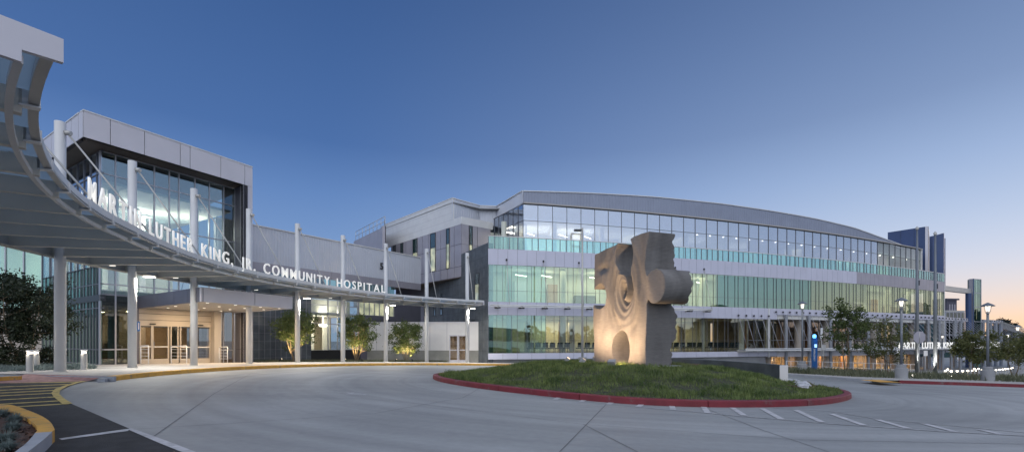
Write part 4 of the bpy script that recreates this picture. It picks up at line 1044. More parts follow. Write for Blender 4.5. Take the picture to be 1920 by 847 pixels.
# guard rails beside the doors
def guard(px0, Y0, px1, Y1, lab):
    a, b = at(px0, Y0), at(px1, Y1); z0 = gz(*a)+.15; r = thing('door_rail', lab, 'railing', (*a, z0), None)
    for c in (a, b): p = MB(); p.tube([(*c, z0), (*c, z0+.96)], .025, 'sign_white', 8); p.build('post', r)
    p = MB(); p.tube([(*a, z0+.96), (*b, z0+.98)], .028, 'sign_white', 8)
    for h in (.25, .43, .61, .79): p.tube([(*a, z0+h), (*b, z0+h)], .012, 'sign_white', 6)
    p.build('rail', r)
guard(264, 24.7, 278.5, 24.3, 'white metal guard rail left of the sliding doors, nearest the second column'); guard(321, 25.8, 350, 25.2, 'white metal guard rail between the two pairs of sliding doors'); guard(411, 28.6, 426.5, 28.0, 'white metal guard rail right of the beige door pier')
sg = MB(); a, b = at(257.5, 24.6), at(262.5, 24.7); sg.wall(a, b, 2.1, 2.62, 0, .03, 'blue_paint'); sg.wall(lerp(a, b, .35), lerp(a, b, .65), 2.18, 2.55, .004, .01, 'sign_white'); tag(sg.build('door_sign', origin=(*a, 2.1)), 'small blue upright sign left of the entrance doors', 'sign')

# glass wing further left
LWG = thing('left_wing', 'green-tinted glass wing running off the left edge behind the dark tree', 'building', (-31, 29, .5))
la, lb = (-37.5, 29.0), (-29.75, 29.35)
for i in range(7): window(LWG, lerp(la, lb, i/7), lerp(la, lb, (i+1)/7), (3.6, 8.6, 10.3), (), 'glass_teal', mw=.07, last=(i == 6))
p = MB(); p.wall(la, lb, .2, 3.55, .0, .3, 'beige'); p.wall(la, lb, 3.4, 3.62, .04, .3, 'frame_dark'); p.build('wall', LWG); p = MB(); p.wall(la, lb, 10.3, 11.4, .04, .3, 'panel'); p.build('parapet', LWG)
p = MB(); p.wall((la[0], la[1]+5), (lb[0], lb[1]+5), 3.6, 10.3, 0, .2, 'room_wall'); p.build('back_wall', LWG)
p = MB(); p.prism([(la[0], la[1]+.1), (lb[0], lb[1]+.1), (lb[0], lb[1]+5), (la[0], la[1]+5)], 8.65, 8.8, 'ceiling'); p.prism([(la[0], la[1]+.1), (lb[0], lb[1]+.1), (lb[0], lb[1]+5), (la[0], la[1]+5)], 10.35, 10.5, 'rc'); p.build('ceiling_slab', LWG)
for x_, y_, z_ in ((-31.2, 31.5, 8.6), (-33, 30.8, 8.6), (-31.6, 33, 8.6), (-34.5, 32, 8.6)): p = MB(); p.box(x_-.6, x_+.6, y_-.07, y_+.07, z_-.05, z_, 'glow'); p.build('ceiling_light', LWG)
area('room_light', (-32.5, 31.5, 8.5), 4, 150, (.9, 1, .8), (0, 0, -1), 3, parent=LWG)

# ------------------------------------------------------------------ hospital wing between tower and curved building
def wg(t): return (-19+.715*t, 34+t)
def wpx(px): q = (px-960)/FOC; return (19+34*q)/(.715-q)
WG = thing('hospital_wing', 'low wing with pale ribbed metal upper wall between the entrance tower and the panelled block', 'building', (*wg(4), .1))
wa, wb = wg(-2.0), wg(13.5)
ribs(WG, [wa, wb], lambda x, y: 7.38, lambda x, y: 10.04, pitch=.22, depth=.022, thick=.3)
panels(WG, wa, wb, 6.75, 7.38, 1.3, 'panel_mid', 'cladding', .02)
tt = [wpx(x) for x in (475, 583, 617, 650, 668, 740, 775)]
# strip windows above the canopy line
for i in range(7):
    a = tt[0]+(tt[5]-tt[0])*i/7; b = tt[0]+(tt[5]-tt[0])*(i+1)/7
    if i < 3: window(WG, wg(a), wg(b), (5.9, 6.75), (.33, .66), 'glass_smoke', mw=.05)
    else: window(WG, wg(a), wg(b), (5.9, 6.75), (.33, .66), 'glass_teal', mw=.05)
panels(WG, wa, wb, 5.15, 5.9, 1.3, 'panel_mid', 'cladding', .02)
# dark tiled wall left, lit bay, strip windows
ti = MB(); ti.wall(wg(-1), wg(tt[1]), -.4, 5.15, .02, .3, 'stone')
for k_ in range(14): t = -1+(tt[1]+1)*k_/14; ti.wall(wg(t), wg(t+.016), -.4, 5.14, .026, .02, 'panel_mid')
for z in np.arange(.3, 5, .62): ti.wall(wg(-1), wg(tt[1]), z, z+.012, .025, .02, 'panel_mid')
ti.build('tiled_wall', WG)
by = [tt[1], tt[2]-.05, (tt[2]+tt[3])/2, tt[3], tt[4]+.15]
for a, b in zip(by, by[1:]): window(WG, wg(a), wg(b), (.8, 3.0, 3.9, 4.55, 5.15), (), 'glass_clear', mw=.06, last=(b == by[-1]))
p = MB(); p.wall(wg(by[0]), wg(by[-1]+.2), -.6, .8, .02, .3, 'black'); p.build('plinth', WG)
p = MB(); p.wall(wg(by[-1]+.1), wg(13.5), -.6, 3.55, -.05, .3, 'panel_dark'); p.wall(wg(by[-1]+.1), wg(13.5), 3.55, 3.9, .0, .3, 'panel_dark'); p.wall(wg(10.7), wg(13.5), 3.9, 5.15, 0, .3, 'panel_dark'); p.build('wall', WG)
n = 7; a0, a1 = by[-1]+.1, 10.7
for i in range(n): window(WG, wg(a0+(a1-a0)*i/n), wg(a0+(a1-a0)*(i+1)/n), (3.9, 5.15), (), 'glass_clear', mw=.05, last=(i == n-1))
p = MB(); p.wall(wg(a0), wg(a1), 3.9, 5.15, -.16, .05, 'lit_room'); p.build('lit_blind', WG)
# room behind the bay
dI = Vector((-1, .715)).normalized()
def wi(t, u): a = wg(t); return (a[0]+dI.x*u, a[1]+dI.y*u)
p = MB(); p.wall(wi(by[0]-2, 6), wi(by[-1]+1, 6), .4, 5, 0, .2, 'warm_wall')
p.prism([wi(by[0]-2, .2), wi(by[-1]+.3, .2), wi(by[-1]+.3, 6), wi(by[0]-2, 6)], 3.75, 3.85, 'ceiling'); p.prism([wi(by[0]-2, .2), wi(by[-1]+.3, .2), wi(by[-1]+.3, 6), wi(by[0]-2, 6)], .3, .5, 'room_floor')
for u in (1.5, 2.8): p.wall(wi(by[0]+u, 3.6), wi(by[0]+u+.5, 3.6), .5, 3.7, 0, .3, 'plaster')
p.build('room', WG)
for t, u in ((by[0]+.9, 2.0), (by[0]+2.1, 2.4), (by[0]+.3, 1.4)):
    c = wi(t, u); p = MB(); p.lathe([(.28, 2.85), (.32, 2.9), (.32, 3.05), (.05, 3.1), (.02, 3.75)], 'glow', (c[0], c[1], 0), 14); p.build('pendant_lamp', WG)
c = wi(by[0]+1.6, 2.5); area('room_light', (c[0], c[1], 3.65), 3, 240, (1, .86, .62), (0, 0, -1), 2.5, parent=WG)
c = wi(by[0]+1.6, .8); area('cove_light', (c[0], c[1], 3.95), 3, 90, (1, .88, .66), (0, 0, 1), .6, parent=WG)
p = MB(); p.wall(wi(by[0], 1.2), wi(by[-1], 1.2), 3.85, 5.1, 0, .1, 'ceiling'); p.build('bulkhead', WG)
# number on the wall
def glyph(ch, size, ext, bold=0.):
    cu = bpy.data.curves.new('g', 'FONT'); cu.body = ch; cu.size = size; cu.extrude = ext; cu.offset = bold; cu.resolution_u = 4
    o = bpy.data.objects.new('g', cu); COL.objects.link(o); dg = bpy.context.evaluated_depsgraph_get(); dg.update()
    me = bpy.data.meshes.new_from_object(o.evaluated_get(dg)); bpy.data.objects.remove(o); bpy.data.curves.remove(cu); return me
def place_text(me, name, origin, xdir, mat_, parent=None):
    """text mesh stood upright; xdir = reading direction in plan"""
    xd = Vector((xdir[0], xdir[1], 0)).normalized(); nd = Vector((xd.y, -xd.x, 0))
    Mx = Matrix(((xd.x, 0, nd.x, origin[0]), (xd.y, 0, nd.y, origin[1]), (0, 1, 0, origin[2]), (0, 0, 0, 1)))
    me.transform(Mx); me.materials.clear(); me.materials.append(MATS[mat_])
    o3 = ORG[parent.name] if parent else Vector(origin)
    me.transform(Matrix.Translation(-o3)); o = bpy.data.objects.new(name, me); COL.objects.link(o)
    if parent: o.parent = parent
    else: o.location = o3
    ORG[o.name] = o3; return o
c = wg(wpx(711)); dd = Vector((.715, 1)).normalized()
place_text(glyph('5', .85, .015, .02), 'wall_number', (c[0]+dd.y*.10, c[1]-dd.x*.10, 8.25), (.715, 1), 'black', WG)

# rooftop plant room and railing behind the wing
rt = thing('plant_room', 'blue-grey metal plant room with a rooftop railing behind the low wing', 'roof block', (-17, 62, 6))
a, b = at(663, 60), at(722, 52)
panels(rt, a, b, 6, 14.4, 1.2, 'panel_mid', 'cladding'); c = (b[0]-3.0, b[1]+7); p = MB(); p.wall(b, c, 6, 14.4, 0, .3, 'panel_mid'); p.wall((a[0]+.2, a[1]+6), a, 6, 14.4, 0, .3, 'panel_mid'); p.build('side_wall', rt)
p = MB()
for f in np.linspace(.08, 1, 9): q0 = lerp(a, b, f); p.tube([(*q0, 14.3), (*q0, 15.5)], .03, 'canopy_steel', 5)
for h in (14.95, 15.5): p.tube([(*lerp(a, b, .08), h), (*b, h)], .03, 'canopy_steel', 5)
p.tube([(*b, 15.5), (b[0]-1.5, b[1]+5, 15.5)], .03, 'canopy_steel', 5); p.build('roof_railing', rt)

# ------------------------------------------------------------------ panelled block with slot windows
VA = (-4.87, 44.6)
def vf(t): return (VA[0]-.903*t, VA[1]+t)
def vpx(px): q = (px-960)/FOC; return (VA[0]-VA[1]*q)/(q+.903)
VB = thing('panelled_block', 'mauve metal-panelled block with tall slot windows cantilevered beside the curved glass building', 'building', (*vf(3), 0))
te = vpx(733)
p = MB(); p.wall(vf(te), vf(0), 7.72, 12.8, -.03, .2, 'joint')
vt = np.linspace(0, te, 13)
for i in range(12):
    for z0, z1 in ((7.72, 8.75), (8.75, 10.9), (10.9, 12.8)): p.wall(vf(vt[i+1]-.02), vf(vt[i]+.02), z0+.02, z1-.02, 0, .03, 'panel_mid' if z0 < 8 else 'panel_mid')
VR = (-2.6, 46.4)
def vr(t): return lerp(VA, VR, t)
p.wall(vr(0), vr(1.2), 7.7, 12.8, -.03, .2, 'joint')
for f0, f1 in ((0, .32), (.32, .64), (.64, 1.2)):
    for z0, z1 in ((7.72, 8.75), (8.75, 10.9), (10.9, 12.8)): p.wall(vr(f0+.01), vr(f1-.01), z0+.012, z1-.012, 0, .03, 'panel_mid')
p.build('cladding', VB)
p = MB(); p.wall(vf(vpx(721)), vf(vpx(849)), 12.8, 15.6, .0, .3, 'white_metal'); p.wall(vf(vpx(849)), vf(-.02), 12.8, 13.5, .0, .3, 'white_metal'); p.wall(vr(-.01), vr(1.3), 12.8, 13.5, .0, .3, 'white_metal')
for z in (13.5, 14.2, 14.9): p.wall(vf(vpx(721)), vf(vpx(849)), z-.006, z+.006, .004, .02, 'panel_mid')
p.wall(vf(vpx(721)), vf(vpx(849)), 15.6, 15.66, .04, .4, 'plaster'); p.build('parapet', VB)
p = MB(); b0 = vf(te); p.prism([vr(.98), vf(0.05), b0, (b0[0]+12, b0[1]+9), (8, 56)][::-1], 7.66, 7.72, 'soffit'); p.prism([(-3.3, 47.6), vf(vpx(850)), vf(te+2), (0, 66), (6, 56), (2, 48)][::-1], 15.1, 15.2, 'rc'); p.build('soffit', VB)
for px, wd in ((739.5, 5), (753.7, 5), (778.5, 8.5), (812, 9.5), (840, 6)):
    slot(VB, vf, vpx(px+wd/2), vpx(px-wd/2), 8.75 if px > 770 else 8.5, 12.75, 11.2, 'lit_room' if px > 770 else 'slot_dark')
def vri(t): return vr(t)
a, b = vr(.30), vr(.44)
slot(VB, lambda t: (lerp(b, a, t)), 0, 1, 8.75, 12.75, 10.9)
p = MB(); p.wall(at(742, 56), at(795, 54), -1.6, 7.7, 0, .4, 'panel_dark'); p.wall((at(742, 56)[0]-1, 62), at(742, 56), -1.6, 7.7, 0, .4, 'panel_dark'); p.build('lower_wall', VB)
# garden wall with the double door
GW = thing('garden_wall', 'white panelled garden wall with a grey stone base and a glazed double door', 'wall', (-8, 41.7, -.3))
ga, gb = (-13.2, 42.25), (-2.98, 41.2)
def gw(f): return lerp(ga, gb, f)
def gpx(px):
    a, b = 0., 1.
    for _ in range(40):
        m = (a+b)/2; c = gw(m)
        if 960+FOC*c[0]/c[1] < px: a = m
        else: b = m
    return a
dx0, dx1 = gpx(842), gpx(876)
p = MB()
for f0, f1 in ((-.02, dx0), (dx1, 1)):
    p.wall(gw(f0), gw(f1), -.8, .72, .03, .3, 'stone_light'); p.wall(gw(f0), gw(f1), .72, 3.2, 0, .25, 'plaster')
p.wall(gw(dx0), gw(dx1), 2.1, 3.2, 0, .25, 'plaster'); p.wall(gw(-.02), gw(1), 3.2, 3.28, .05, .4, 'panel')
for px in (706, 730, 752, 777, 806, 838, 880): f = gpx(px); p.wall(gw(f-.0015), gw(f+.0015), .72, 3.19, .004, .01, 'panel_mid')
p.build('wall', GW)
dm = (dx0+dx1)/2
for f0, f1 in ((dx0, dm), (dm, dx1)):
    a, b = gw(f0+.002), gw(f1-.002); g = MB(); g.wall(a, b, -.3, 2.08, -.05, .02, 'glass_bronze'); o = g.build('door', GW)
    f = MB(); 
    for u, v in ((0, .1), (.9, 1)): f.wall(lerp(a, b, u), lerp(a, b, v), -.4, 2.1, 0, .08, 'panel')
    for z0, z1 in ((-.4, -.12), (.72, .8), (2.0, 2.1)): f.wall(a, b, z0, z1, -.003, .07, 'panel')
    f.build('door_frame', o); h = MB(); c = lerp(a, b, .88 if f0 == dx0 else .12); h.tube([(c[0], c[1]-.05, .55), (c[0], c[1]-.08, .6), (c[0], c[1]-.08, .85), (c[0], c[1]-.05, .9)], .015, 'chrome', 6); h.build('handle', o)
p = MB(); p.wall(lerp(gw(dx0), gw(dx1), -.05), lerp(gw(dx0), gw(dx1), 1.05), -.5, 2.1, -.4, .1, 'warm_wall'); p.build('passage_wall', GW)

# ------------------------------------------------------------------ the ring canopy
cc = [(-14.46, 14.85), (-14.81, 18.1), (-14.67, 21.4), (-14.0, 24.7), (-12.85, 27.8), (-11.26, 30.9), (-9.11, 33.5), (-6.51, 35.4), (-3.58, 37.1)]
RT = [(114, 18.5), (129, 17.95), (140, 17.8), (150, 17.5), (162, 17.1), (180, 16.95), (195, 16.85), (202, 16.85), (208, 17.02), (217, 17.17), (224, 17.27), (235, 17.42)]
def Re(f): return float(np.interp(f, [a for a, b in RT], [b for a, b in RT]))
def Rb(f): return 20.35+.55*min(1., max(0., (150-f)/34))
F0, F1 = 234.8, 114.0
def cp(r_, f, z): return (*pol(r_, f), z)
CN = thing('ring_canopy', 'great curved grey steel canopy on white round columns, sweeping from the top left', 'canopy', (*pol(19, 180), .4))
fl = [F0+(F1-F0)*i/110 for i in range(111)]
def band(name, rf, half, z0, z1, m, f0=None):
    p = MB(); li = [pol(rf(f), f) for f in fl]
    p.sweep(li, [(half, z0), (-half, z0), (-half, z1), (half, z1)], m); return p.build(name, CN)
band('ring_beam', lambda f: Rb(f)+.12, .06, 4.30, 4.66, 'canopy_steel'); band('ring_beam_lip', lambda f: Rb(f)+.12, .13, 4.27, 4.30, 'canopy_steel'); band('purlin', lambda f: Re(f)+.23, .035, 4.34, 4.42, 'white_metal')
band('edge_beam', lambda f: Re(f)+.02, .035, 4.57, 4.70, 'white_metal'); band('edge_rail', lambda f: Re(f)+.02, .05, 4.50, 4.53, 'canopy_steel'); band('back_rail', lambda f: Rb(f)+.55, .04, 4.5, 4.68, 'white_metal')
p = MB(); p.strip([pol(Re(f)+.05, f) for f in fl], [pol(Rb(f)+.6, f) for f in fl], lambda x, y: 4.675, lambda x, y: 4.675, 'frosted'); p.strip([pol(Re(f)+.05, f) for f in fl][::-1], [pol(Rb(f)+.6, f) for f in fl][::-1], lambda x, y: 4.695, lambda x, y: 4.695, 'frosted'); p.build('glazing', CN)
def radial(f, r0, r1, w_, z0a, z0b, z1, m, name='beam', nob=False):
    a, b = pol(r0, f), pol(r1, f); d = (Vector(b)-Vector(a)).normalized(); n = Vector((-d.y, d.x))*w_/2; p = MB()
    p.hexa([(a[0]+n.x, a[1]+n.y, z0a), (a[0]-n.x, a[1]-n.y, z0a), (b[0]-n.x, b[1]-n.y, z0b), (b[0]+n.x, b[1]+n.y, z0b), (a[0]+n.x, a[1]+n.y, z1), (a[0]-n.x, a[1]-n.y, z1), (b[0]-n.x, b[1]-n.y, z1), (b[0]+n.x, b[1]+n.y, z1)], m)
    if not nob:  # bottom flange
        n = n*2.4; fz = .02; p.hexa([(a[0]+n.x, a[1]+n.y, z0a-fz), (a[0]-n.x, a[1]-n.y, z0a-fz), (b[0]-n.x, b[1]-n.y, z0b-fz), (b[0]+n.x, b[1]+n.y, z0b-fz), (a[0]+n.x, a[1]+n.y, z0a), (a[0]-n.x, a[1]-n.y, z0a), (b[0]-n.x, b[1]-n.y, z0b), (b[0]+n.x, b[1]+n.y, z0b)], m)
    return p.build(name, CN)
f = 191.9+4.735*8
phis = []
while f > F1: phis.append(f); f -= 4.735
for f in phis:
    radial(f, Re(f)+.12, Rb(f)+.06, .05, 4.37, 4.30, 4.655, 'beam_steel'); radial(f, Re(f)-.04, Re(f)+.15, .05, 4.49, 4.47, 4.66, 'white_metal', 'stub')
    radial(f, Rb(f)+.18, Rb(f)+.6, .05, 4.42, 4.5, 4.655, 'canopy_steel', 'stub')
radial(F0+.2, Re(F0)+.22, Rb(F0)+.6, .06, 4.32, 4.32, 4.70, 'panel', 'end_plate', True); radial(F0+.2, Re(F0)-.08, Re(F0)+.22, .06, 4.46, 4.44, 4.70, 'panel', 'end_plate', True)
radial(F1-.1, Re(F1)-.05, Rb(F1)+.6, .06, 4.36, 4.32, 4.69, 'panel', 'end_plate', True)
extra = [pol(20.2, 201.4), pol(20.2, 210.9), pol(20.2, 220.3), pol(20.2, 229.8)]
for i, c in enumerate(cc+extra):
    z0 = gz(*c)+.14; p = MB(); p.tube([(*c, z0), (*c, 8.58), ], .145, 'white_metal', 28); o = p.build('column', CN); p = MB(); p.lathe([(.20, -.01), (.20, .02), (.165, .025), (.165, .05)], 'canopy_steel', (*c, z0), 20); p.build('base_plate', o)
    f = math.degrees(math.atan2(c[1]-CY, c[0]-CX)) % 360; r_ = math.dist(c, (CX, CY)); a = pol(r_-.2, f); e = pol(Re(f)+.45, f)
    p = MB(); p.tube([(*a, 8.24), (*e, 4.68)], .028, 'canopy_steel', 8); p.build('tie_rod', CN)
    p = MB(); p.tube([(*pol(r_-.12, f), 8.26), (*pol(r_-.3, f), 8.24)], .075, 'canopy_steel', 10); p.build('bracket', CN)
for i in (1, 4, 6, 8):
    c = cc[i]; f = math.degrees(math.atan2(c[1]-CY, c[0]-CX)) % 360; q0 = pol(math.dist(c, (CX, CY))-.42, f-.9)
    p = MB(); p.lathe([(.10, 4.30), (.21, 4.24), (.23, 4.16), (.17, 4.12)], 'canopy_steel', (*q0, 0), 18); o = p.build('floodlight', CN)
    p = MB(); p.lathe([(.2, 4.112), (.2, 4.118), (.12, 4.10)][:2], 'glow', (*q0, 0), 18); p.build('lens', o)
    spot('floodlight_beam', (*q0, 4.05), (c[0], c[1], 0.6), 210, (1, .96, .86), 110, .8, .12, parent=CN)
    area('floodlight_fill', (*q0, 4.06), .3, 170, (1, .94, .82), (0, 0, -1), parent=CN)
for f in (205, 186.5, 177, 163, 148):     # small fittings under the deck
    c = pol(Rb(f)-.5, f); p = MB(); p.box(c[0]-.09, c[0]+.09, c[1]-.03, c[1]+.03, 4.29, 4.31, 'glow_soft'); p.build('strip_light', CN)

# ---- sign: letters standing on the canopy edge
cache = {}
def letters(root, text, place, size, ext, total, mat_, bold=.012, spacef=.36):
    adv = []; 
    for ch in text:
        if ch == ' ': adv.append(size*spacef); continue
        if ch not in cache: cache[ch] = glyph(ch, 1., 0.0001); 
        co = [v.co.x for v in cache[ch].vertices]; adv.append((max(co)-min(co))*size)
    gaps = (total-sum(adv))/(len(text)-1); s = 0.
    for ch, w_ in zip(text, adv):
        if ch != ' ':
            me = glyph(ch, size, ext, bold); x0 = min(v.co.x for v in me.vertices); me.transform(Matrix.Translation((-x0, 0, ext)))
            pos, xd = place(s, w_); place_text(me, 'letter', pos, xd, mat_, root)
        s += w_+gaps
SG = thing('canopy_sign', 'large white upright letters ending in COMMUNITY HOSPITAL on the edge of the curved canopy', 'sign', (*pol(17.1, 180), 4.7))
ft = [210.8-.05*i for i in range(1600)]; cum = [0.]
for a, b in zip(ft, ft[1:]): cum.append(cum[-1]+math.dist(pol(Re(a), a), pol(Re(b), b)))
tot = float(np.interp(-140.0, [-f for f in ft], cum))
def pl(s, w_):
    f0 = float(np.interp(s, cum, ft)); f1 = float(np.interp(s+w_, cum, ft)); a, b = pol(Re(f0)+.02, f0), pol(Re(f1)+.02, f1)
    return (a[0], a[1], 4.735), (b[0]-a[0], b[1]-a[1])
letters(SG, 'MARTIN LUTHER KING, JR. COMMUNITY HOSPITAL', pl, .69, .018, tot, 'letter', .005)
p = MB(); li = [pol(Re(f)+.02, f) for f in ft[:1416:12]]; p.sweep(li, [(.03, 4.70), (-.03, 4.70), (-.03, 4.74), (.03, 4.74)], 'white_metal'); p.build('mounting_rail', SG)
SG2 = thing('arcade_sign', 'smaller white upright letters ending in CENTER on the low arcade canopy at right', 'sign', (*fac(s_at(1780), 3), .7))
sa = s_at(1681, 2.2); se_ = s_at(1874, 3.4)
def pl2(s, w_):
    k_ = (se_-sa); a, b = fac(sa+s, ao(sa+s)+.02), fac(sa+s+w_, ao(sa+s+w_)+.02); return (a[0], a[1], .70), (b[0]-a[0], b[1]-a[1])
# stretch follows the outer edge, which is slightly shorter than the wall line
letters(SG2, 'MARTIN LUTHER KING, JR. OUTPATIENT CENTER', pl2, 1.02, .03, se_-sa, 'letter_far', .008)
# ------------------------------------------------------------------ puzzle-piece sculpture
NP = Vector((4.78, 16.5)); ue = Vector((-.36, .93)).normalized(); ne = Vector((.93, .36)).normalized(); TH = 1.28
def arcpts(cu, cv, ru, rv, a0, a1, n): return [(cu+ru*math.cos(R(a0+(a1-a0)*i/n)), cv+rv*math.sin(R(a0+(a1-a0)*i/n))) for i in range(n+1)]
o_ = [(0.03, -.98), (0.06, -.3), (.03, .4), (0.02, 1.0), (0.04, 1.32)]
o_ += arcpts(-.46, 1.88, .56, .60, -42, -318, 26)                       # knob towards the camera
o_ += [(.05, 2.5), (.06, 2.8), (.0, 3.2), (-.10, 3.55), (-.17, 3.85)]
o_ += [(.3, 3.86), (.7, 3.83), (.93, 3.80)]
o_ += arcpts(1.36, 3.20, .58, .66, 128-90+0, -218, 26)[::1] if False else arcpts(1.36, 3.22, .58, .64, 117, 423, 26) if False else []
tp = arcpts(1.36, 3.2, .60, .66, 114, 426, 28)                          # socket in the top edge (open upwards)
tp = [(u, v) for u, v in tp]
# walk it from the near lip round the bottom to the far lip
tp = [(1.34-.62*math.cos(R(a)), 3.22+.70*math.sin(R(a))) for a in [52-i*(284/28) for i in range(29)]]
o_ += tp + [(1.72, 3.80), (2.3, 3.74), (3.0, 3.70), (3.52, 3.66), (3.58, 3.2), (3.60, 2.7), (3.56, 2.22)]
o_ += [(3.12+.52*math.cos(R(a)), 1.85+.52*math.sin(R(a))) for a in [38+i*(284/24) for i in range(25)]]
o_ += [(3.56, 1.42), (3.56, .8), (3.54, .1), (3.56, -.98)]
o_ += [(2.02, -.98)] + [(1.6+.60*math.cos(R(a)), -.34+.74*math.sin(R(a))) for a in [-50+i*(280/28) for i in range(29)]] + [(1.18, -.98)]
zb0 = EYE
def sw3(u, v, n_): q = NP+ue*u+ne*n_; return (q.x, q.y, zb0+v)
vs = [sw3(u, v, 0) for u, v in o_] + [sw3(u, v, TH) for u, v in o_]
tr = tessellate_polygon([[Vector((u, v, 0)) for u, v in o_]]); n = len(o_)
fs_ = [tuple(t) for t in tr]+[(t[0]+n, t[2]+n, t[1]+n) for t in tr]+[(i, i+n, (i+1) % n+n, (i+1) % n) for i in range(n)]
me = bpy.data.meshes.new('sc'); me.from_pydata(vs, [], fs_); bm = bmesh.new(); bm.from_mesh(me); bmesh.ops.recalc_face_normals(bm, faces=bm.faces); bm.to_mesh(me); bm.free()
ob = bpy.data.objects.new('sc', me); COL.objects.link(ob); md = ob.modifiers.new('r', 'REMESH'); md.mode = 'VOXEL'; md.voxel_size = .027
dg = bpy.context.evaluated_depsgraph_get(); dg.update(); me2 = bpy.data.meshes.new_from_object(ob.evaluated_get(dg)); bpy.data.objects.remove(ob)
co = np.empty(len(me2.vertices)*3); me2.vertices.foreach_get('co', co); co = co.reshape(-1, 3)
dx = co[:, 0]-NP.x; dy = co[:, 1]-NP.y; U = dx*ue.x+dy*ue.y; Nn = dx*ne.x+dy*ne.y; Vv = co[:, 2]-zb0
front = np.clip(1-Nn/.10, 0, 1)
cu, cv = 1.50, 1.90; du, dv = U-cu, (Vv-cv)*.62; rr = np.hypot(du, dv)+1e-3; th = np.arctan2(dv, -du)
# nautilus-like fold: a saw-tooth running inwards along one spiral arm
ph = ((th-4.6*np.log(rr+.02)+.9) % (2*PI))/(2*PI); saw = np.where(ph < .86, ph/.86, (1-ph)/.14)
env = np.exp(-(rr/.80)**2)
hole = .9*np.exp(-(np.hypot(du*.9+dv*.55, (dv-du*.4)*1.5)/.13)**2)
ridge = .30*saw*env+.14*np.exp(-((U-2.9)/.35)**2-((Vv-2.95)/.16)**2)+.02*np.sin(th-30*np.log(rr+.3))*np.exp(-(rr/1.3)**2)
sweep = .035*np.sin(U*6.5+1.8*np.sin(Vv*1.7)+2.2*np.exp(-rr))*np.exp(-((rr-.9)/1.2)**2)
disp = .06*np.exp(-(rr/.5)**2)+hole+ridge+sweep + .05*np.sin(Vv*1.3+.6)*np.sin(U*1.1)
# the whole face is gently dished
depth = disp*np.clip(1-Nn/(.5), 0, 1)
back = np.clip((Nn-TH*.45)/(TH*.55), 0, 1)
vstep = Vv*3.1
scal = .10*np.sin(vstep*1.0+1.2*np.sin(U*1.3))+.05*np.sin(vstep*2.7+2*U)+.03*np.sin(vstep*7.3+U*5)+.06*np.sin(U*2.4+Vv)
depth = depth*np.clip((Vv-.1)/.5, 0, 1); Nn2 = Nn+depth*1.0+back*(scal-.03)
co[:, 0] = NP.x+U*ue.x+Nn2*ne.x; co[:, 1] = NP.y+U*ue.y+Nn2*ne.y
me2.vertices.foreach_set('co', co.ravel()); me2.polygons.foreach_set('use_smooth', [True]*len(me2.polygons)); me2.set_sharp_from_angle(angle=R(38)); me2.materials.clear(); me2.materials.append(MATS['sculpture'])
org = Vector(sw3(1.7, -.95, .6)); me2.transform(Matrix.Translation(-org)); me2.update()
sc = bpy.data.objects.new('puzzle_sculpture', me2); COL.objects.link(sc); sc.location = org; ORG[sc.name] = org
tag(sc, 'huge stone jigsaw-puzzle piece with a swirl carved in its face, standing on the grass island', 'sculpture')
p = MB(); q = [sw3(u, 0, n_)[:2] for u, n_ in ((-.35, -.35), (-.35, 1.6), (1.2, 3.6), (3.9, 1.7), (3.9, -.35))]
gzz = org.z
p.prism(q[::-1], gzz-.12, gzz+.01, 'bark_mulch'); 
p.prism([sw3(u, 0, n_)[:2] for u, n_ in ((-.2, -.15), (-.2, 1.45), (3.75, 1.5), (3.75, -.15))][::-1], gzz-.1, gzz+.045, 'rc'); tag(p.build('sculpture_base', origin=(*q[0], gzz)), 'low dark mulch and concrete bed directly under the stone puzzle piece', 'plinth')
# floodlights at its foot
def ground_flood(u, n_, lab, tgt, wt):
    c = sw3(u, 0, n_)[:2]; z = max(mound(*c), gzz-.02); r = thing('ground_floodlight', lab, 'floodlight', (*c, z), 'floodlights at the foot of the sculpture')
    t3 = Vector(tgt)-Vector((*c, z+.14)); t3.normalize(); s3 = t3.cross(Vector((0, 0, 1))).normalized(); u3 = s3.cross(t3)
    cen = Vector((*c, z+.14)); p = MB(); pts = []
    for k_ in (-.1, .08):
        for a, b in ((-.13, -.08), (.13, -.08), (.13, .08), (-.13, .08)): pts.append(cen+t3*k_+s3*a+u3*b)
    p.hexa(pts, 'rc'); p.build('housing', r)
    p = MB(); p.hexa([cen+t3*.082+s3*a+u3*b for a, b in ((-.11, -.06), (.11, -.06), (.11, .06), (-.11, .06))]+[cen+t3*.09+s3*a+u3*b for a, b in ((-.11, -.06), (.11, -.06), (.11, .06), (-.11, .06))], 'glow_dim'); p.build('lens', r)
    p = MB(); p.tube([(*c, z-.02), (*c, z+.1)], .02, 'black', 6); p.build('bracket', r)
    spot('flood_beam', cen+t3*.12, tgt, wt, (1, .65, .37), 140, 1., .08, parent=r)
ground_flood(3.4, -1.35, 'small ground floodlight at the far left foot of the stone puzzle piece', sw3(2.5, 1.6, 0), 560)
ground_flood(1.9, -1.5, 'small ground floodlight in front of the middle of the stone puzzle piece', sw3(1.4, 1.4, 0), 520)
ground_flood(.35, -1.2, 'small ground floodlight nearest the road beside the stone puzzle piece', sw3(1.7, .5, .5), 380)
ground_flood(4.7, .8, 'small ground floodlight behind the stone puzzle piece', sw3(3.3, 1.6, .8), 160)

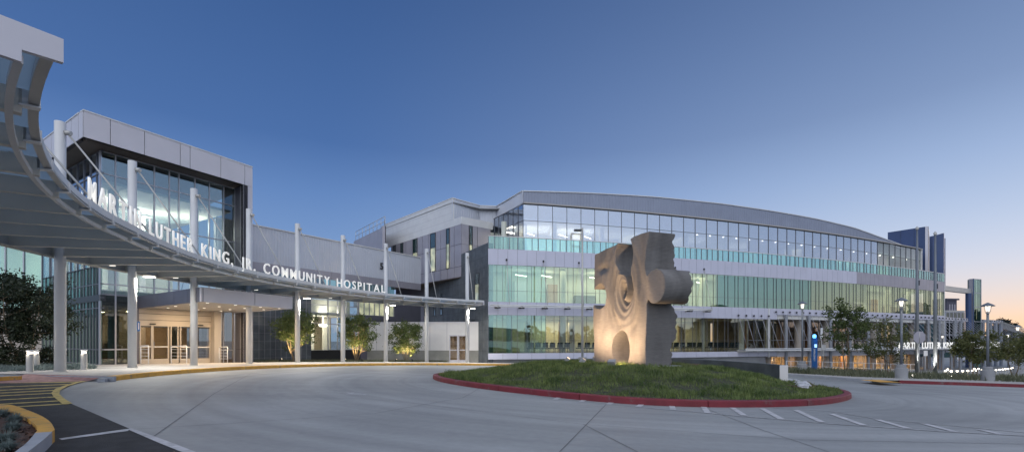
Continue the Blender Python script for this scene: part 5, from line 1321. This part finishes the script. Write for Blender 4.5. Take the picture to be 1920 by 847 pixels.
# retaining wall and rocks at the back of the island
wc = []
for i in range(25):
    t = i/24; a = 52+(-14-52)*t; r_ = 7.0-.9*t; wc.append((IX+r_*math.cos(R(a)), IY+r_*math.sin(R(a))))
wc = densify([(8.3, 24.6), (9.3, 23.0), (10.0, 21.0), (10.35, 19.2), (10.3, 17.6)], 8)
p = MB(); p.sweep(wc, [(.14, -.9), (-.14, -.9), (-.14, .665), (.14, .665)], 'rc_dark'); q = offs(wc, 0)
p.sweep([wc[-1], (wc[-1][0]-.002, wc[-1][1]-.03)], [(.15, -.9), (-.15, -.9), (-.15, .67), (.15, .67)], 'plaster')
tag(p.build('retaining_wall', origin=(*wc[-1], -.2)), 'low curved dark concrete retaining wall with a pale end, at the right back of the grass island', 'wall')
p_ = [(1480, 709), (1486, 712), (1492, 710.5), (1497, 714), (1502, 713), (1504, 718), (1509, 717), (1500, 722), (1506, 724), (1510, 721)]
for i, (x_, y_) in enumerate(p_):
    c = G(x_, y_, .28); bm = bmesh.new(); bmesh.ops.create_icosphere(bm, subdivisions=3, radius=.135)
    sd = random.uniform(0, 100)
    for v in bm.verts:
        k_ = 1+.22*math.sin(v.co.x*31+sd)*math.sin(v.co.y*27+sd)+.12*math.sin(v.co.z*50+sd*2); v.co = Vector((v.co.x*1.35*k_, v.co.y*k_, v.co.z*.75*k_))
    me = bpy.data.meshes.new('rock'); bm.to_mesh(me); bm.free(); me.materials.append(MATS['rock']); o = bpy.data.objects.new('rock', me); COL.objects.link(o)
    o.location = (*c, mound(*c)+.05); o.rotation_euler = (0, 0, i*1.1); ORG[o.name] = o.location; tag(o, 'pale rounded rock in the small pile beside the end of the retaining wall', 'rock', 'rocks by the retaining wall')
mb_ = MB(); mp = [G(x, y, .2) for x, y in [(1476, 709), (1515, 712), (1532, 722), (1520, 731), (1476, 728)]]; mb_.sheet(mp[::-1], .03, 'bark_mulch', mound); struct(mb_.build('mulch_patch'))

# ------------------------------------------------------------------ trees and plants
def tree(name, lab, cat, base, h, w_, lm, stems=4, cb=.3, nleaf=5000, ls=.055, group=None, seed=1, zoff=0., spread=.25, shape='round', tr_r=.035, nclump=70):
    rs = np.random.default_rng(seed); rn = random.Random(seed); z0 = gz(*base)+zoff
    r = thing(name, lab, cat, (*base, z0), group); p = MB(); tips = []
    for k_ in range(stems):
        a = 2*PI*k_/stems+rn.uniform(-.4, .4); sp = w_*spread*rn.uniform(.5, 1.2) if stems > 1 else w_*.04
        top = Vector((base[0]+math.cos(a)*sp, base[1]+math.sin(a)*sp, z0+h*rn.uniform(.72, .9))); b0 = Vector((base[0]+math.cos(a)*.07*(stems > 1), base[1]+math.sin(a)*.07*(stems > 1), z0-.05))
        pts = []
        for i in range(8):
            t = i/7; q = b0.lerp(top, t)+Vector((rn.uniform(-1, 1), rn.uniform(-1, 1), 0))*.035*h*.4*(t > 0); q.x += math.cos(a)*sp*.25*math.sin(t*PI); q.y += math.sin(a)*sp*.25*math.sin(t*PI); pts.append(q)
        rad = [tr_r*(1-.8*i/7) for i in range(8)]; p.tube(pts, rad, 'bark', 7)
        for j in range(7):
            t = rn.uniform(cb*.8, .95); i = min(6, int(t*7)); q = pts[i].lerp(pts[i+1], t*7-i); aa = rn.uniform(0, 2*PI); ln = w_*.5*rn.uniform(.45, .95)*(1-.45*abs(t-.55))
            e = q+Vector((math.cos(aa)*ln, math.sin(aa)*ln, ln*rn.uniform(.25, .8))); m_ = q.lerp(e, .5)+Vector((0, 0, -.06*ln)); p.tube([q, m_, e], [tr_r*.4, tr_r*.25, tr_r*.1], 'bark', 5); tips += [e, m_.lerp(e, .6)]
    p.build('trunk', r)
    ctr = []; zc = z0+h*(cb+1)/2; hh = h*(1-cb)/2
    while len(ctr) < nclump:
        q = rs.uniform(-1, 1, 3); d = np.linalg.norm(q)
        if d > 1 or d < .35: continue
        taper = 1.0 if shape == 'round' else (1.05-.45*(q[2]+1)/2)
        lump = 1+.16*math.sin(3*math.atan2(q[1], q[0])+seed)+.12*math.sin(5*q[2]+seed*2)
        ctr.append((base[0]+q[0]*w_/2*taper*lump, base[1]+q[1]*w_/2*taper*lump, zc+q[2]*hh))
    ctr = np.array(ctr+[tuple(t) for t in tips if t.z > z0+h*cb*.8]); sz = rs.uniform(.5, 1.3, len(ctr))
    k_ = rs.choice(len(ctr), nleaf, p=sz/sz.sum()); sg = w_*.062
    P = ctr[k_]+rs.normal(0, 1, (nleaf, 3))*sg*sz[k_][:, None]*np.array([1.1, 1.1, .8])
    n1 = rs.normal(0, 1, (nleaf, 3)); n1 /= np.linalg.norm(n1, axis=1)[:, None]; n2 = np.cross(n1, rs.normal(0, 1, (nleaf, 3))); n2 /= np.linalg.norm(n2, axis=1)[:, None]
    L_ = ls*rs.uniform(.6, 1.3, nleaf)[:, None]; V_ = np.concatenate([P-n1*L_, P+n2*L_*.5, P+n1*L_, P-n2*L_*.5]); i = np.arange(nleaf)
    npmesh('crown', V_, np.stack([i, i+nleaf, i+2*nleaf, i+3*nleaf], 1), [lm], parent=r); return r, z0
gsh = 'uplit shrubs in front of the wing'
for px, Y, h, w_, sd, lab in ((553, 33.0, 3.75, 2.9, 3, 'multi-stemmed uplit shrub tree in front of the dark tiled wall, left of the bay window'), (668, 35.9, 3.75, 2.7, 8, 'dark-crowned uplit shrub tree at the right side of the lit bay window'), (761, 37.8, 3.2, 2.7, 5, 'rounder yellow-green lit shrub tree in front of the white garden wall')):
    b_ = at(px, Y); r, z0 = tree('shrub_tree', lab, 'tree', b_, h, w_, 'leaf', 6, .30, 5600, .08, gsh, sd, .14, .22, 'round', .03, 42)
    for k_, (dx_, dy_) in enumerate(((-.65, -.9), (.7, -.75))):
        q0 = (b_[0]+dx_, b_[1]+dy_); o = thing('spike_uplight', 'small spike uplight at the %s foot of the %s lit shrub tree' % (('left', 'right')[k_], {553: 'left', 668: 'middle', 761: 'right'}[px]), 'garden light', (*q0, z0)); p = MB(); p.tube([(*q0, z0-.02), (*q0, z0+.16)], .012, 'black', 6); p.build('spike', o)
        p = MB(); p.tube([(q0[0], q0[1], z0+.15), (q0[0]+(-dx_)*.12, q0[1]+.12, z0+.26)], .05, 'black', 10); p.build('head', o); p = MB(); p.tube([(q0[0]+(-dx_)*.12, q0[1]+.12, z0+.262), (q0[0]+(-dx_)*.125, q0[1]+.125, z0+.27)], .042, 'glow_warm', 10); p.build('lens', o)
        spot('uplight_beam', (q0[0]+(-dx_)*.13, q0[1]+.13, z0+.3), (b_[0]+dx_*.1, b_[1], z0+2.0), 420 if px > 700 else 430, (1, .74, .36), 85, .8, .04, parent=o)
tree('dark_tree', 'large dark multi-stemmed tree at the left edge in front of the glass wing', 'tree', at(43, 18.6), 3.75, 3.0, 'leaf_dark', 7, .20, 15000, .062, None, 21, .1, .34, 'round', .03, 80)
tree('dark_shrub', 'low dark shrub under the tree at the left edge', 'shrub', at(6, 17.8), 1.0, 1.3, 'leaf_dark', 4, .05, 2500, .05, None, 23, .1, .3, 'round', .012, 30)
tree('dark_shrub', 'low dark shrub behind the bollard lights at left', 'shrub', at(72, 19.2), .75, 1.4, 'leaf_dark', 4, .05, 2500, .05, None, 24, .1, .3, 'round', .012, 30)
rt_ = 'young trees along the right pavement'
tree('young_tree', 'tallest young street tree with a tiered crown beside the blue emergency phone', 'tree', G(1586, 705), 5.5, 2.9, 'leaf', 2, .30, 3800, .085, rt_, 31, .1, .10, 'cone', .05, 46)
tree('young_tree', 'thin yellowish young tree just left of the large street lamp before the flagpoles', 'tree', G(1664, 707), 4.0, 2.8, 'leaf_yellow', 3, .30, 3000, .075, rt_, 32, .1, .12, 'round', .035, 44)
tree('young_tree', 'bushy young tree between the flagpoles and the street lamp on the large pedestal at right', 'tree', G(1828, 712), 3.3, 2.5, 'leaf_yellow', 2, .36, 4500, .08, rt_, 33, .1, .15, 'round', .035, 44)
tree('young_tree', 'young tree with reddish stakes at the far right edge', 'tree', G(1903, 712), 3.1, 3.0, 'leaf_yellow', 2, .38, 4200, .075, rt_, 34, .1, .15, 'round', .035, 40)
ft_ = 'dark trees beyond the car park'
tree('far_tree', 'tall dark conifer-like tree beyond the car park, behind the second street lamp', 'tree', at(1882, 130), 10.5, 7.5, 'far_leaf', 1, .08, 4200, .35, ft_, 41, 0, .1, 'cone', .3, 60)
tree('far_tree', 'lower dark tree just right of the tall far conifer', 'tree', at(1894, 140), 6.8, 8, 'far_leaf', 1, .08, 3000, .35, ft_, 42, 0, .1, 'round', .3, 40)
tree('far_tree', 'low dark tree at the right edge beyond the car park', 'tree', at(1925, 150), 5.0, 12, 'far_leaf', 1, .05, 3000, .4, ft_, 43, 0, .1, 'round', .3, 40)
tree('far_tree', 'low dark tree seen through the arcade beyond the car park', 'tree', at(1858, 150), 5.5, 12, 'far_leaf', 1, .05, 3000, .4, ft_, 44, 0, .1, 'round', .3, 40)
# far-off wood all round: its silhouette shows in the glass
P_ = []
for i in range(9000):
    a = rng.uniform(150, 395); rr_ = rng.uniform(150, 185); h = (3.5+3.2*abs(math.sin(a*.21))+2.6*abs(math.sin(a*.083+1))+1.6*math.sin(a*1.3))*rng.uniform(.0, 1)**.6
    P_.append((rr_*math.cos(R(a)), rr_*math.sin(R(a)), -1.5+h))
for cx_, cy_, hh_, wd_ in ((70, 18, 10, 5), (80, 8, 8, 7), (62, 2, 11, 4), (92, 26, 9, 6), (130, 66, 12, 7), (142, 74, 9, 9), (150, 58, 11, 7), (120, 84, 8, 6), (165, 70, 14, 8)):
    for _ in range(420):
        a = rng.uniform(0, 2*PI); r9 = wd_*rng.uniform(0, 1)**.6; t = rng.uniform(0, 1); P_.append((cx_+r9*math.cos(a)*(1-.5*t), cy_+r9*math.sin(a)*(1-.5*t), -1.5+hh_*t))
P_ = np.array(P_); nn_ = len(P_); n1 = rng.normal(0, 1, (nn_, 3)); n1 /= np.linalg.norm(n1, axis=1)[:, None]; n2 = np.cross(n1, rng.normal(0, 1, (nn_, 3))); n2 /= np.linalg.norm(n2, axis=1)[:, None]; i = np.arange(nn_)
tag(npmesh('distant_wood', np.concatenate([P_-n1, P_+n2, P_+n1, P_-n2]), np.stack([i, i+nn_, i+2*nn_, i+3*nn_], 1), ['far_leaf']), kind='stuff')
V = []; F = []
for i in range(73):
    a = R(150+245*i/72); h = 14+9*math.sin(i*.37)+5*math.sin(i*.9+1)
    V += [(700*math.cos(a), 700*math.sin(a), -5), (760*math.cos(a), 760*math.sin(a), h+6), (900*math.cos(a), 900*math.sin(a), -5)]
for i in range(72): F += [(i*3, i*3+3, i*3+4, i*3+1), (i*3+1, i*3+4, i*3+5, i*3+2)]
struct(npmesh('hills', V, np.array(F), ['hill']))
# fescue tufts in the near planter
def tuft(c, z, h, n, seed):
    rs = np.random.default_rng(seed); th = rs.uniform(0, 2*PI, n); ln = h*rs.uniform(.6, 1.15, n); le = rs.uniform(.05, 1.0, n)**.8
    bx, by = c[0]+np.cos(th)*.03, c[1]+np.sin(th)*.03; o = np.full(n, z-.02); wd = .0028
    sx, sy = -np.sin(th)*wd, np.cos(th)*wd
    def P(f, g, k_): return np.stack([bx+np.cos(th)*ln*le*f+sx*k_, by+np.sin(th)*ln*le*f+sy*k_, z+ln*g*(1-.35*le)], 1)
    rows = [P(0, 0, 1), P(0, 0, -1), P(.45, .62, -.9), P(.45, .62, .9), P(1.0, .95-.0, -.2), P(1.0, .95, .2)]
    V_ = np.concatenate(rows); V_[4*n:, 2] -= np.tile(ln*le*.35, 2); i = np.arange(n)
    return V_, np.concatenate([np.stack([i, i+n, i+2*n, i+3*n], 1), np.stack([i+3*n, i+2*n, i+4*n, i+5*n], 1)])
tl_ = [((28, 790), 'farthest left'), ((3, 786), 'at the back left'), ((24, 806), 'in the middle of the bed'), ((8, 824), 'at the front left'), ((10, 845), 'nearest the camera'), ((-14, 800), 'partly out of frame'), ((-20, 830), 'partly out of frame')]
tl_ = [((5, 779), 'blue fescue grass tuft at the back left of the mulch bed'), ((28, 789), 'blue fescue grass tuft at the back of the mulch bed, closest to the yellow kerb'), ((23, 804), 'blue fescue grass tuft in the middle of the mulch bed'), ((12, 825), 'blue fescue grass tuft in the front part of the mulch bed'), ((10, 843), 'blue fescue grass tuft at the bottom edge, nearest the camera')]
for i, ((x_, y_), lab) in enumerate(tl_):
    c = G(x_, y_, .12); z = gz(*c)+.10; V_, F_ = tuft(c, z, .15, 420, 50+i); o = npmesh('grass_tuft', V_, F_, ['grass_blue'], origin=(*c, z)); tag(o, lab, 'grass tuft', 'fescue tufts in the mulch bed')
# low ground cover beds
def bed(name, polypx, n, h, m, seed, pts=None, lift=.14):
    poly = [Vector(q) for q in (pts or [G(*q, lift) for q in polypx])]; rs = np.random.default_rng(seed)
    x0, x1 = min(q.x for q in poly), max(q.x for q in poly); y0, y1 = min(q.y for q in poly), max(q.y for q in poly); out = []
    while len(out) < n:
        x, y = rs.uniform(x0, x1), rs.uniform(y0, y1); ins = False
        for i in range(len(poly)):
            a, b = poly[i], poly[i-1]
            if (a.y > y) != (b.y > y) and x < (b.x-a.x)*(y-a.y)/(b.y-a.y)+a.x: ins = not ins
        if ins: out.append((x, y))
    X_ = np.array(out); cl = .55+.55*np.abs(np.sin(X_[:, 0]*2.1+np.sin(X_[:, 1]*1.7))*np.cos(X_[:, 1]*2.6))
    return grass(name, 0, X_, h, .03 if h > .25 else .022, m, lambda x, y: gz(x, y)+lift, .8, cl)
bed('ground_cover', [(-40, 698), (176, 691.5), (182, 689), (120, 687), (-40, 688)], 9000, .20, 'grass_blue', 61)

grass('ground_cover', 0, (lambda q: q)(np.array([(lambda t, u: (lambda a, b: (a[0]+(b[0]-a[0])*u, a[1]+(b[1]-a[1])*u))(lerp(at(478, 32.0), at(838, 39.0), t), lerp(at(478, 34.2), at(838, 41.2), t)))(rng.uniform(), rng.uniform()) for _ in range(9000)])), .20, .03, 'cover', lambda x, y: gz(x, y)+.12, .8)
RB = [(1478, 702), (1530, 704), (1600, 707), (1680, 709.5), (1735, 711), (1800, 713), (1860, 716), (1925, 719)]
def pave(name, front, back, lift, m):
    f = densify([G(*q) for q in front], 6); b = densify([G(*q) for q in back], 6); z = lambda x, y: gz(x, y)+lift; p = MB(); p.strip(f, b, z, z, m); return struct(p.build(name))
kf = [(1380, 699), (1474, 704.5), (1550, 710), (1632, 716), (1700, 718.6), (1800, 721.8), (1935, 726.5)]
kb = [(1380, 694), (1474, 699.5), (1530, 702.5), (1600, 706.5), (1680, 709.5), (1800, 713), (1935, 717.5)]
pave('sidewalk', kf, kb, .15, 'sidewalk')
kl = densify([G(*q) for q in kf], 6); p = MB(); p.sweep(kl[:19], [(0, -.1), (0, .155), (.16, .158), (.16, -.1)], 'kerb_grey', gz); struct(p.build('kerb'))
p = MB(); p.sweep(kl[23:], [(0, -.1), (0, .155), (.16, .158), (.16, -.1)], 'kerb_red', gz); struct(p.build('red_kerb'))
p = MB(); p.sheet([G(*q, .15) for q in [(1612, 711.5), (1650, 711.5), (1690, 716.6), (1650, 716)]], .156, 'kerb_yellow'); struct(p.build('tactile_ramp'))
bk = [(1380, 689), (1474, 694), (1530, 696), (1600, 699), (1680, 702), (1800, 706), (1935, 710)]
f = densify([G(*q, .12) for q in kb], 6); b2 = densify([G(*q, .12) for q in bk], 6)
p = MB(); z = lambda x, y: gz(x, y)+.13; p.strip(f, b2, z, z, 'soil'); struct(p.build('planting_bed'))
X_ = []
for _ in range(11000):
    t = rng.uniform(0, len(f)-1.01); i = int(t); u = rng.uniform(); a = lerp(f[i], f[i+1], t-i); b_ = lerp(b2[i], b2[i+1], t-i); X_.append(lerp(a, b_, u))
X_ = np.array(X_); px_ = 960+FOC*X_[:, 0]/X_[:, 1]; X_ = X_[(px_ > 1474) & ~((px_ > 1690) & (px_ < 1712) & (rng.uniform(0, 1, len(X_)) < .5))]
grass('ground_cover', 0, X_, .46, .035, 'cover', lambda x, y: gz(x, y)+.12, .7, .5+.6*np.abs(np.sin(X_[:, 0]*1.7)*np.cos(X_[:, 1]*1.3)))

# ------------------------------------------------------------------ street furniture
def lamp(base, h, lab, ped=True, sc_=1., group='lantern street lamps', wt=60):
    x, y = base; z0 = gz(x, y)+.12; r = thing('street_lamp', lab, 'street lamp', (x, y, z0), group)
    if ped: p = MB(); p.lathe([(.31, -.15), (.31, .62), (.30, .65), (.235, .66), (.235, .84), (.20, .86)], 'rc', (x, y, z0), 20); p.build('pedestal', r)
    p = MB(); p.tube([(x, y, z0+(.85 if ped else 0)), (x, y, z0+h-.55)], [.065*sc_, .06*sc_], 'pole_grey', 12); p.build('pole', r)
    p = MB(); p.lathe([(.09, h-.58), (.10, h-.52), (.10, h-.50)], 'canopy_steel', (x, y, z0), 12); p.lathe([(.31, h-.17), (.32, h-.14), (.2, h-.05), (.09, h+.01), (.03, h+.05)], 'pole_grey', (x, y, z0), 18)
    for k_ in range(4): a = PI/4+PI/2*k_; p.tube([(x+.105*math.cos(a), y+.105*math.sin(a), z0+h-.5), (x+.16*math.cos(a), y+.16*math.sin(a), z0+h-.12)], .012, 'canopy_steel', 5)
    p.build('lantern', r)
    p = MB(); p.lathe([(.06, h-.46), (.09, h-.3), (.10, h-.15)], 'glow_soft', (x, y, z0), 12); p.build('lamp_glass', r)
    point('lamp_light', (x, y, z0+h-.2), wt*.6, (1, .9, .7), .12, parent=r)
    return r
lamp(G(1690, 713.5), 4.75, 'large lantern street lamp on a stout concrete pedestal just left of the flagpoles')
lamp(G(1852, 718), 4.55, 'large lantern street lamp on a stout pedestal by the red kerb at far right')
lamp(G(1504.5, 702), 5.1, 'lantern street lamp on a concrete pedestal immediately left of the blue emergency phone')
lamp(at(1908, 42), 4.5, 'smaller lantern street lamp farther off at the right edge, beside the staked tree')
lamp(at(1890, 62), 4.6, 'distant lantern lamp in the car park between the two right-hand lamps', False)
lamp(at(1767, 62), 4.4, 'small distant lantern lamp in front of the arcade, just right of the flagpoles', False)
def flagpole(px, py, h, lab):
    x, y = G(px, py); z0 = gz(x, y)+.14; r = thing('flagpole', lab, 'flagpole', (x, y, z0), 'bare flagpoles'); p = MB(); p.tube([(x, y, z0), (x, y, z0+h*.5), (x, y, z0+h)], [.115, .10, .055], 'pole_grey', 14); p.build('pole', r)
    p = MB(); p.lathe([(.05, 0), (.10, .05), (.10, .14), (.04, .22), (.01, .26)], 'canopy_steel', (x, y, z0+h), 12); p.build('finial', r); p = MB(); p.lathe([(.20, 0), (.20, .04), (.13, .1)], 'canopy_steel', (x, y, z0), 14); p.build('base_collar', r); p = MB(); p.box(x+.09, x+.15, y-.05, y+.05, z0+h*.62, z0+h*.62+.35, 'frame_dark'); p.build('cleat', r)
    for s in (-.6, .7):
        q = (x+s, y-.35); p = MB(); p.lathe([(.07, 0), (.09, .1), (.07, .12)], 'glow', (*q, z0), 10); p.build('uplight', r); 
    spot('flagpole_beam', (x+.4, y-.6, z0+.15), (x, y, z0+h*.45), 190, (1, .93, .8), 60, .6, .05, parent=r)
flagpole(1719.5, 708, 10.3, 'left one of two tall bare flagpoles, its foot beside the stop sign'); flagpole(1753.5, 709.5, 9.8, 'right one of two tall bare flagpoles, brightly lit at its foot')
x, y = at(1092, 34.5); z0 = gz(x, y); r = thing('light_mast', 'tall thin grey lighting mast with a flat head, just left of the puzzle sculpture', 'light pole', (x, y, z0))
p = MB(); p.lathe([(.32, -.1), (.32, .8), (.30, .84)], 'rc', (x, y, z0), 18); p.build('pedestal', r); p = MB(); p.tube([(x, y, z0+.8), (x, y, 9.95)], [.085, .06], 'canopy_steel', 12); p.build('pole', r); p = MB(); p.box(x-.62, x-.08, y-.15, y+.15, 9.72, 9.84, 'frame_dark'); p.tube([(x, y, 9.85), (x-.15, y, 9.8)], .04, 'frame_dark', 6); p.build('lamp_head', r)
# blue emergency phone
x, y = G(1527, 700); z0 = gz(x, y)+.1; r = thing('emergency_phone', 'bright blue emergency call post with a glowing blue top on the right pavement', 'call post', (x, y, z0)); s_ = 2.62
p = MB(); p.hexa([(x-.16, y-.13, z0), (x+.16, y-.13, z0), (x+.16, y+.13, z0), (x-.16, y+.13, z0), (x-.16, y-.13, z0+s_), (x+.16, y-.13, z0+s_-.05), (x+.16, y+.13, z0+s_-.05), (x-.16, y+.13, z0+s_)], 'blue_paint'); p.box(x-.18, x+.18, y-.15, y+.15, z0+s_, z0+s_+.05, 'blue_paint'); p.build('post', r)
p = MB(); p.box(x-.08, x+.10, y-.14, y-.128, z0+1.95, z0+2.2, 'glow_screen'); p.build('call_panel', r); p = MB(); p.lathe([(.08, 0), (.12, .06), (.12, .2), (.06, .28)], 'glow_blue', (x, y, z0+s_+.06), 14); p.build('beacon', r)
vx = Vector((0, 0, 1)); me = glyph('EMERGENCY', .17, .002, .004); me.transform(Matrix.Rotation(-PI/2, 4, 'Z')); place_text(me, 'lettering', (x-.145, y-.137, z0+1.85), (1, 0), 'sign_white', r)
point('beacon_light', (x, y-.3, z0+s_+.3), 6, (.2, .5, 1), .08, parent=r)
# stop sign seen from behind, small signs on posts
x, y = G(1723, 712); z0 = gz(x, y)+.14; r = thing('road_sign', 'octagonal road sign seen from its grey back beside the left flagpole', 'road sign', (x, y, z0)); p = MB(); p.tube([(x, y, z0), (x, y, z0+2.85)], .03, 'canopy_steel', 8); p.build('post', r)
oc = [(x+.40*math.cos(PI/8+k_*PI/4), z0+2.55+.40*math.sin(PI/8+k_*PI/4)) for k_ in range(8)]; p = MB(); p.add([(a, y-.035, b) for a, b in oc]+[(a, y-.045, b) for a, b in oc], [tuple(range(8))[::-1], tuple(range(8, 16))]+[(i, (i+1) % 8, (i+1) % 8+8, i+8) for i in range(8)], 'panel_mid'); p.tube([(x, y-.05, z0+2.2), (x, y-.05, z0+2.9)], .02, 'canopy_steel', 6); p.build('sign_plate', r)
def small_sign(px, Y, h, lab, w_=.3, hh=.42):
    x, y = at(px, Y); z0 = gz(x, y)+.1; r = thing('post_sign', lab, 'sign', (x, y, z0)); p = MB(); p.tube([(x, y, z0), (x, y, z0+h)], .025, 'canopy_steel', 6); p.build('post', r); p = MB(); p.box(x-w_/2, x+w_/2, y-.04, y-.03, z0+h-hh, z0+h, 'sign_white'); p.build('sign_plate', r)
small_sign(1544, 35, 2.15, 'small white sign on a post just right of the blue emergency phone'); small_sign(1540, 38, 3.6, 'taller thin grey sign post with a narrow plate right of the blue emergency phone', .18, .9); small_sign(1684, 38, 2.1, 'small white sign on a post just left of the large street lamp', .28, .5); small_sign(1735, 40, 2.0, 'small pale sign on a post between the two flagpoles', .35, .45)
# white handrail along the planting
hr = [(1474, 690.5), (1510, 690.8), (1560, 691.5), (1620, 695), (1670, 698.5), (1720, 700)]
A_ = [G(a, b) for a, b in [(1474, 701), (1510, 701), (1560, 702), (1620, 705), (1670, 707.5), (1720, 708.5)]]; A_ = [(a[0]*1.12, a[1]*1.12) for a in A_]
hr_ = thing('handrail', 'long white ramp handrail behind the planting on the right', 'handrail', (*A_[0], gz(*A_[0])))
for h in (.5, .92): p = MB(); p.tube([(*a, gz(*a)+h) for a in densify(A_, 4)], .022, 'sign_white', 6); p.build('rail', hr_)
for a in densify(A_, 3): p = MB(); p.tube([(*a, gz(*a)), (*a, gz(*a)+.92)], .02, 'sign_white', 6); p.build('post', hr_)
# bollard lights at left
def bollard(px, py, lab, h=.72):
    x, y = G(px, py, .15); z0 = gz(x, y)+.12; r = thing('bollard_light', lab, 'bollard light', (x, y, z0), 'bollard lights by the left bed'); p = MB(); p.lathe([(.088, 0), (.088, h-.13)], 'canopy_steel', (x, y, z0), 18); p.build('post', r); p = MB(); p.lathe([(.066, h-.12), (.066, h-.05)], 'glow_soft', (x, y, z0), 18); p.build('lens', r); p = MB(); p.lathe([(.09, h-.035), (.09, h-.01), (.07, h)], 'white_metal', (x, y, z0), 18); p.build('cap', r)
    point('bollard_glow', (x, y-.16, z0+h-.1), 1.5, (1, .88, .7), .05, parent=r)
bollard(56, 697, 'front one of the two bollard lights left of the first canopy column'); bollard(68, 691.5, 'bollard light half hidden behind the front one at left'); bollard(157.5, 692.5, 'bollard light standing alone right of the first canopy column')
# path lights along the far walk
pl_ = [(1772.6, 707), (1783.5, 708.2), (1794.5, 707.5), (1805, 706.8), (1814.7, 705.5), (1823.5, 704.8), (1831, 703.6), (1840.5, 703.2), (1777, 701.5), (1827, 698.8), (1834.5, 698.4), (1860, 703), (1867.6, 701.6), (1874, 700.8), (1880, 700), (1885, 699), (1890, 698.3), (1894.6, 697.5), (1898.6, 696.5)]
pd = None
for i, (px, py) in enumerate(pl_):
    x, y = G(px, py+6); x *= 1.12; y *= 1.12; z0 = gz(x, y)
    if pd is None:
        pd = thing('path_light', 'low bright path light in the starry row along the far walk', 'path light', (x, y, z0), 'path lights along the far walk'); p = MB(); p.lathe([(.05, 0), (.05, .5)], 'canopy_steel', (x, y, z0), 8); p.build('post', pd); p = MB(); p.lathe([(.04, .5), (.065, .56), (.04, .6)], 'glow_star', (x, y, z0), 10); p.build('lamp_head', pd); continue
    dup(pd, (x, y, z0))
for px in (1783, 1815, 1835, 1878): x, y = G(px, 711); point('path_glow', (x*1.1, y*1.1, gz(x, y)+.7), 22, (1, .85, .6), .1)
# ------------------------------------------------------------------ background beyond the arcade
p = MB(); a, b = at(1775, 170), at(1794, 171); h0 = zy(557, 170)
o = thing('distant_tower', 'dark square tower with a flat oversailing roof, far off behind the arcade', 'building', (*a, -3)); p.wall(a, b, -3, h0-1, 0, 5, 'tower_far'); p.build('wall', o)
p = MB(); p.wall((a[0]-.5, a[1]-.5), (b[0]+.5, b[1]-.5), h0-1, h0-.4, 0, 6, 'tower_far'); p.build('roof', o)
p = MB(); 
for k_ in range(3): q = lerp(a, b, .25+k_*.25); p.wall(q, lerp(a, b, .35+k_*.25), 6, h0-2.5, .03, .05, 'panel_mid')
p.build('window_strip', o)
a, b = at(1771, 110), at(1806, 111); o = thing('distant_office', 'low blue-grey glass office behind the arcade, left of the glass pylon', 'building', (*a, -3)); p = MB(); p.wall(a, b, -3, zy(583, 108), 0, 12, 'slot_dark'); p.build('wall', o)
for k_ in range(5): window(o, lerp(a, b, k_/5), lerp(a, b, (k_+1)/5), (-1, 3, 6.0, zy(584, 108)), (), 'glass_smoke', mw=.2, last=(k_ == 4), out=.3)
p = MB(); p.wall(a, b, zy(583, 108), zy(580.5, 108), .4, 12.5, 'canopy_steel'); p.build('parapet', o)
# parked cars
def car(c, rz, paint, lab):
    z0 = gz(*c); r = thing('parked_car', lab, 'car', (*c, z0), 'cars in the far car park'); x, y = c
    def side(y0, y1, pts, m):
        n = len(pts); p.add([(x+a, y+y0, z0+b) for a, b in pts]+[(x+a, y+y1, z0+b) for a, b in pts], [tuple(range(n)), tuple(range(n, 2*n))[::-1]]+[(i, i+n, (i+1) % n+n, (i+1) % n) for i in range(n)], m)
    p = MB(); side(-.88, .88, [(-2.2, .35), (2.2, .35), (2.25, .65), (2.0, .85), (1.1, .95), (-1.6, .98), (-2.15, .9), (-2.25, .6)], paint); p.build('body', r)
    p = MB(); side(-.74, .74, [(-1.7, .96), (1.1, .94), (.45, 1.42), (-1.1, 1.45)], 'glass_smoke'); side(-.7, .7, [(.42, 1.42), (-1.08, 1.44), (-1.0, 1.48), (.35, 1.47)], paint); p.build('cabin', r)
    for sx in (-1.4, 1.4):
        for sy in (-.9, .72): p = MB(); p.tube([(x+sx, y+sy, z0+.33), (x+sx, y+sy+.18, z0+.33)], .33, 'tyre', 16); p.tube([(x+sx, y+sy-.01, z0+.33), (x+sx, y+sy+.19, z0+.33)], .18, 'chrome', 12); p.build('wheel', r)
    for sy in (-.6, .6): p = MB(); p.box(x+2.2, x+2.27, y+sy-.15, y+sy+.15, z0+.62, z0+.75, 'sign_white'); p.build('headlight', r)
    r.rotation_euler = (0, 0, rz)
car(at(1809, 84), .5, 'car_paint_white', 'white parked car seen between the arcade columns left of the glass pylon'); car(at(1861, 92), .5, 'car_paint_dark', 'dark parked car beyond the arcade columns near the far right'); car(at(1880, 98), .6, 'car_paint_white', 'pale parked car farther back between the right-hand lamps'); car(at(1915, 92), .5, 'car_paint_dark', 'dark parked car at the right edge of the far car park')
V = [(*q, gz(*q)+.02) for q in [at(1775, 64), at(1960, 52), (300, 150), (90, 200)]]
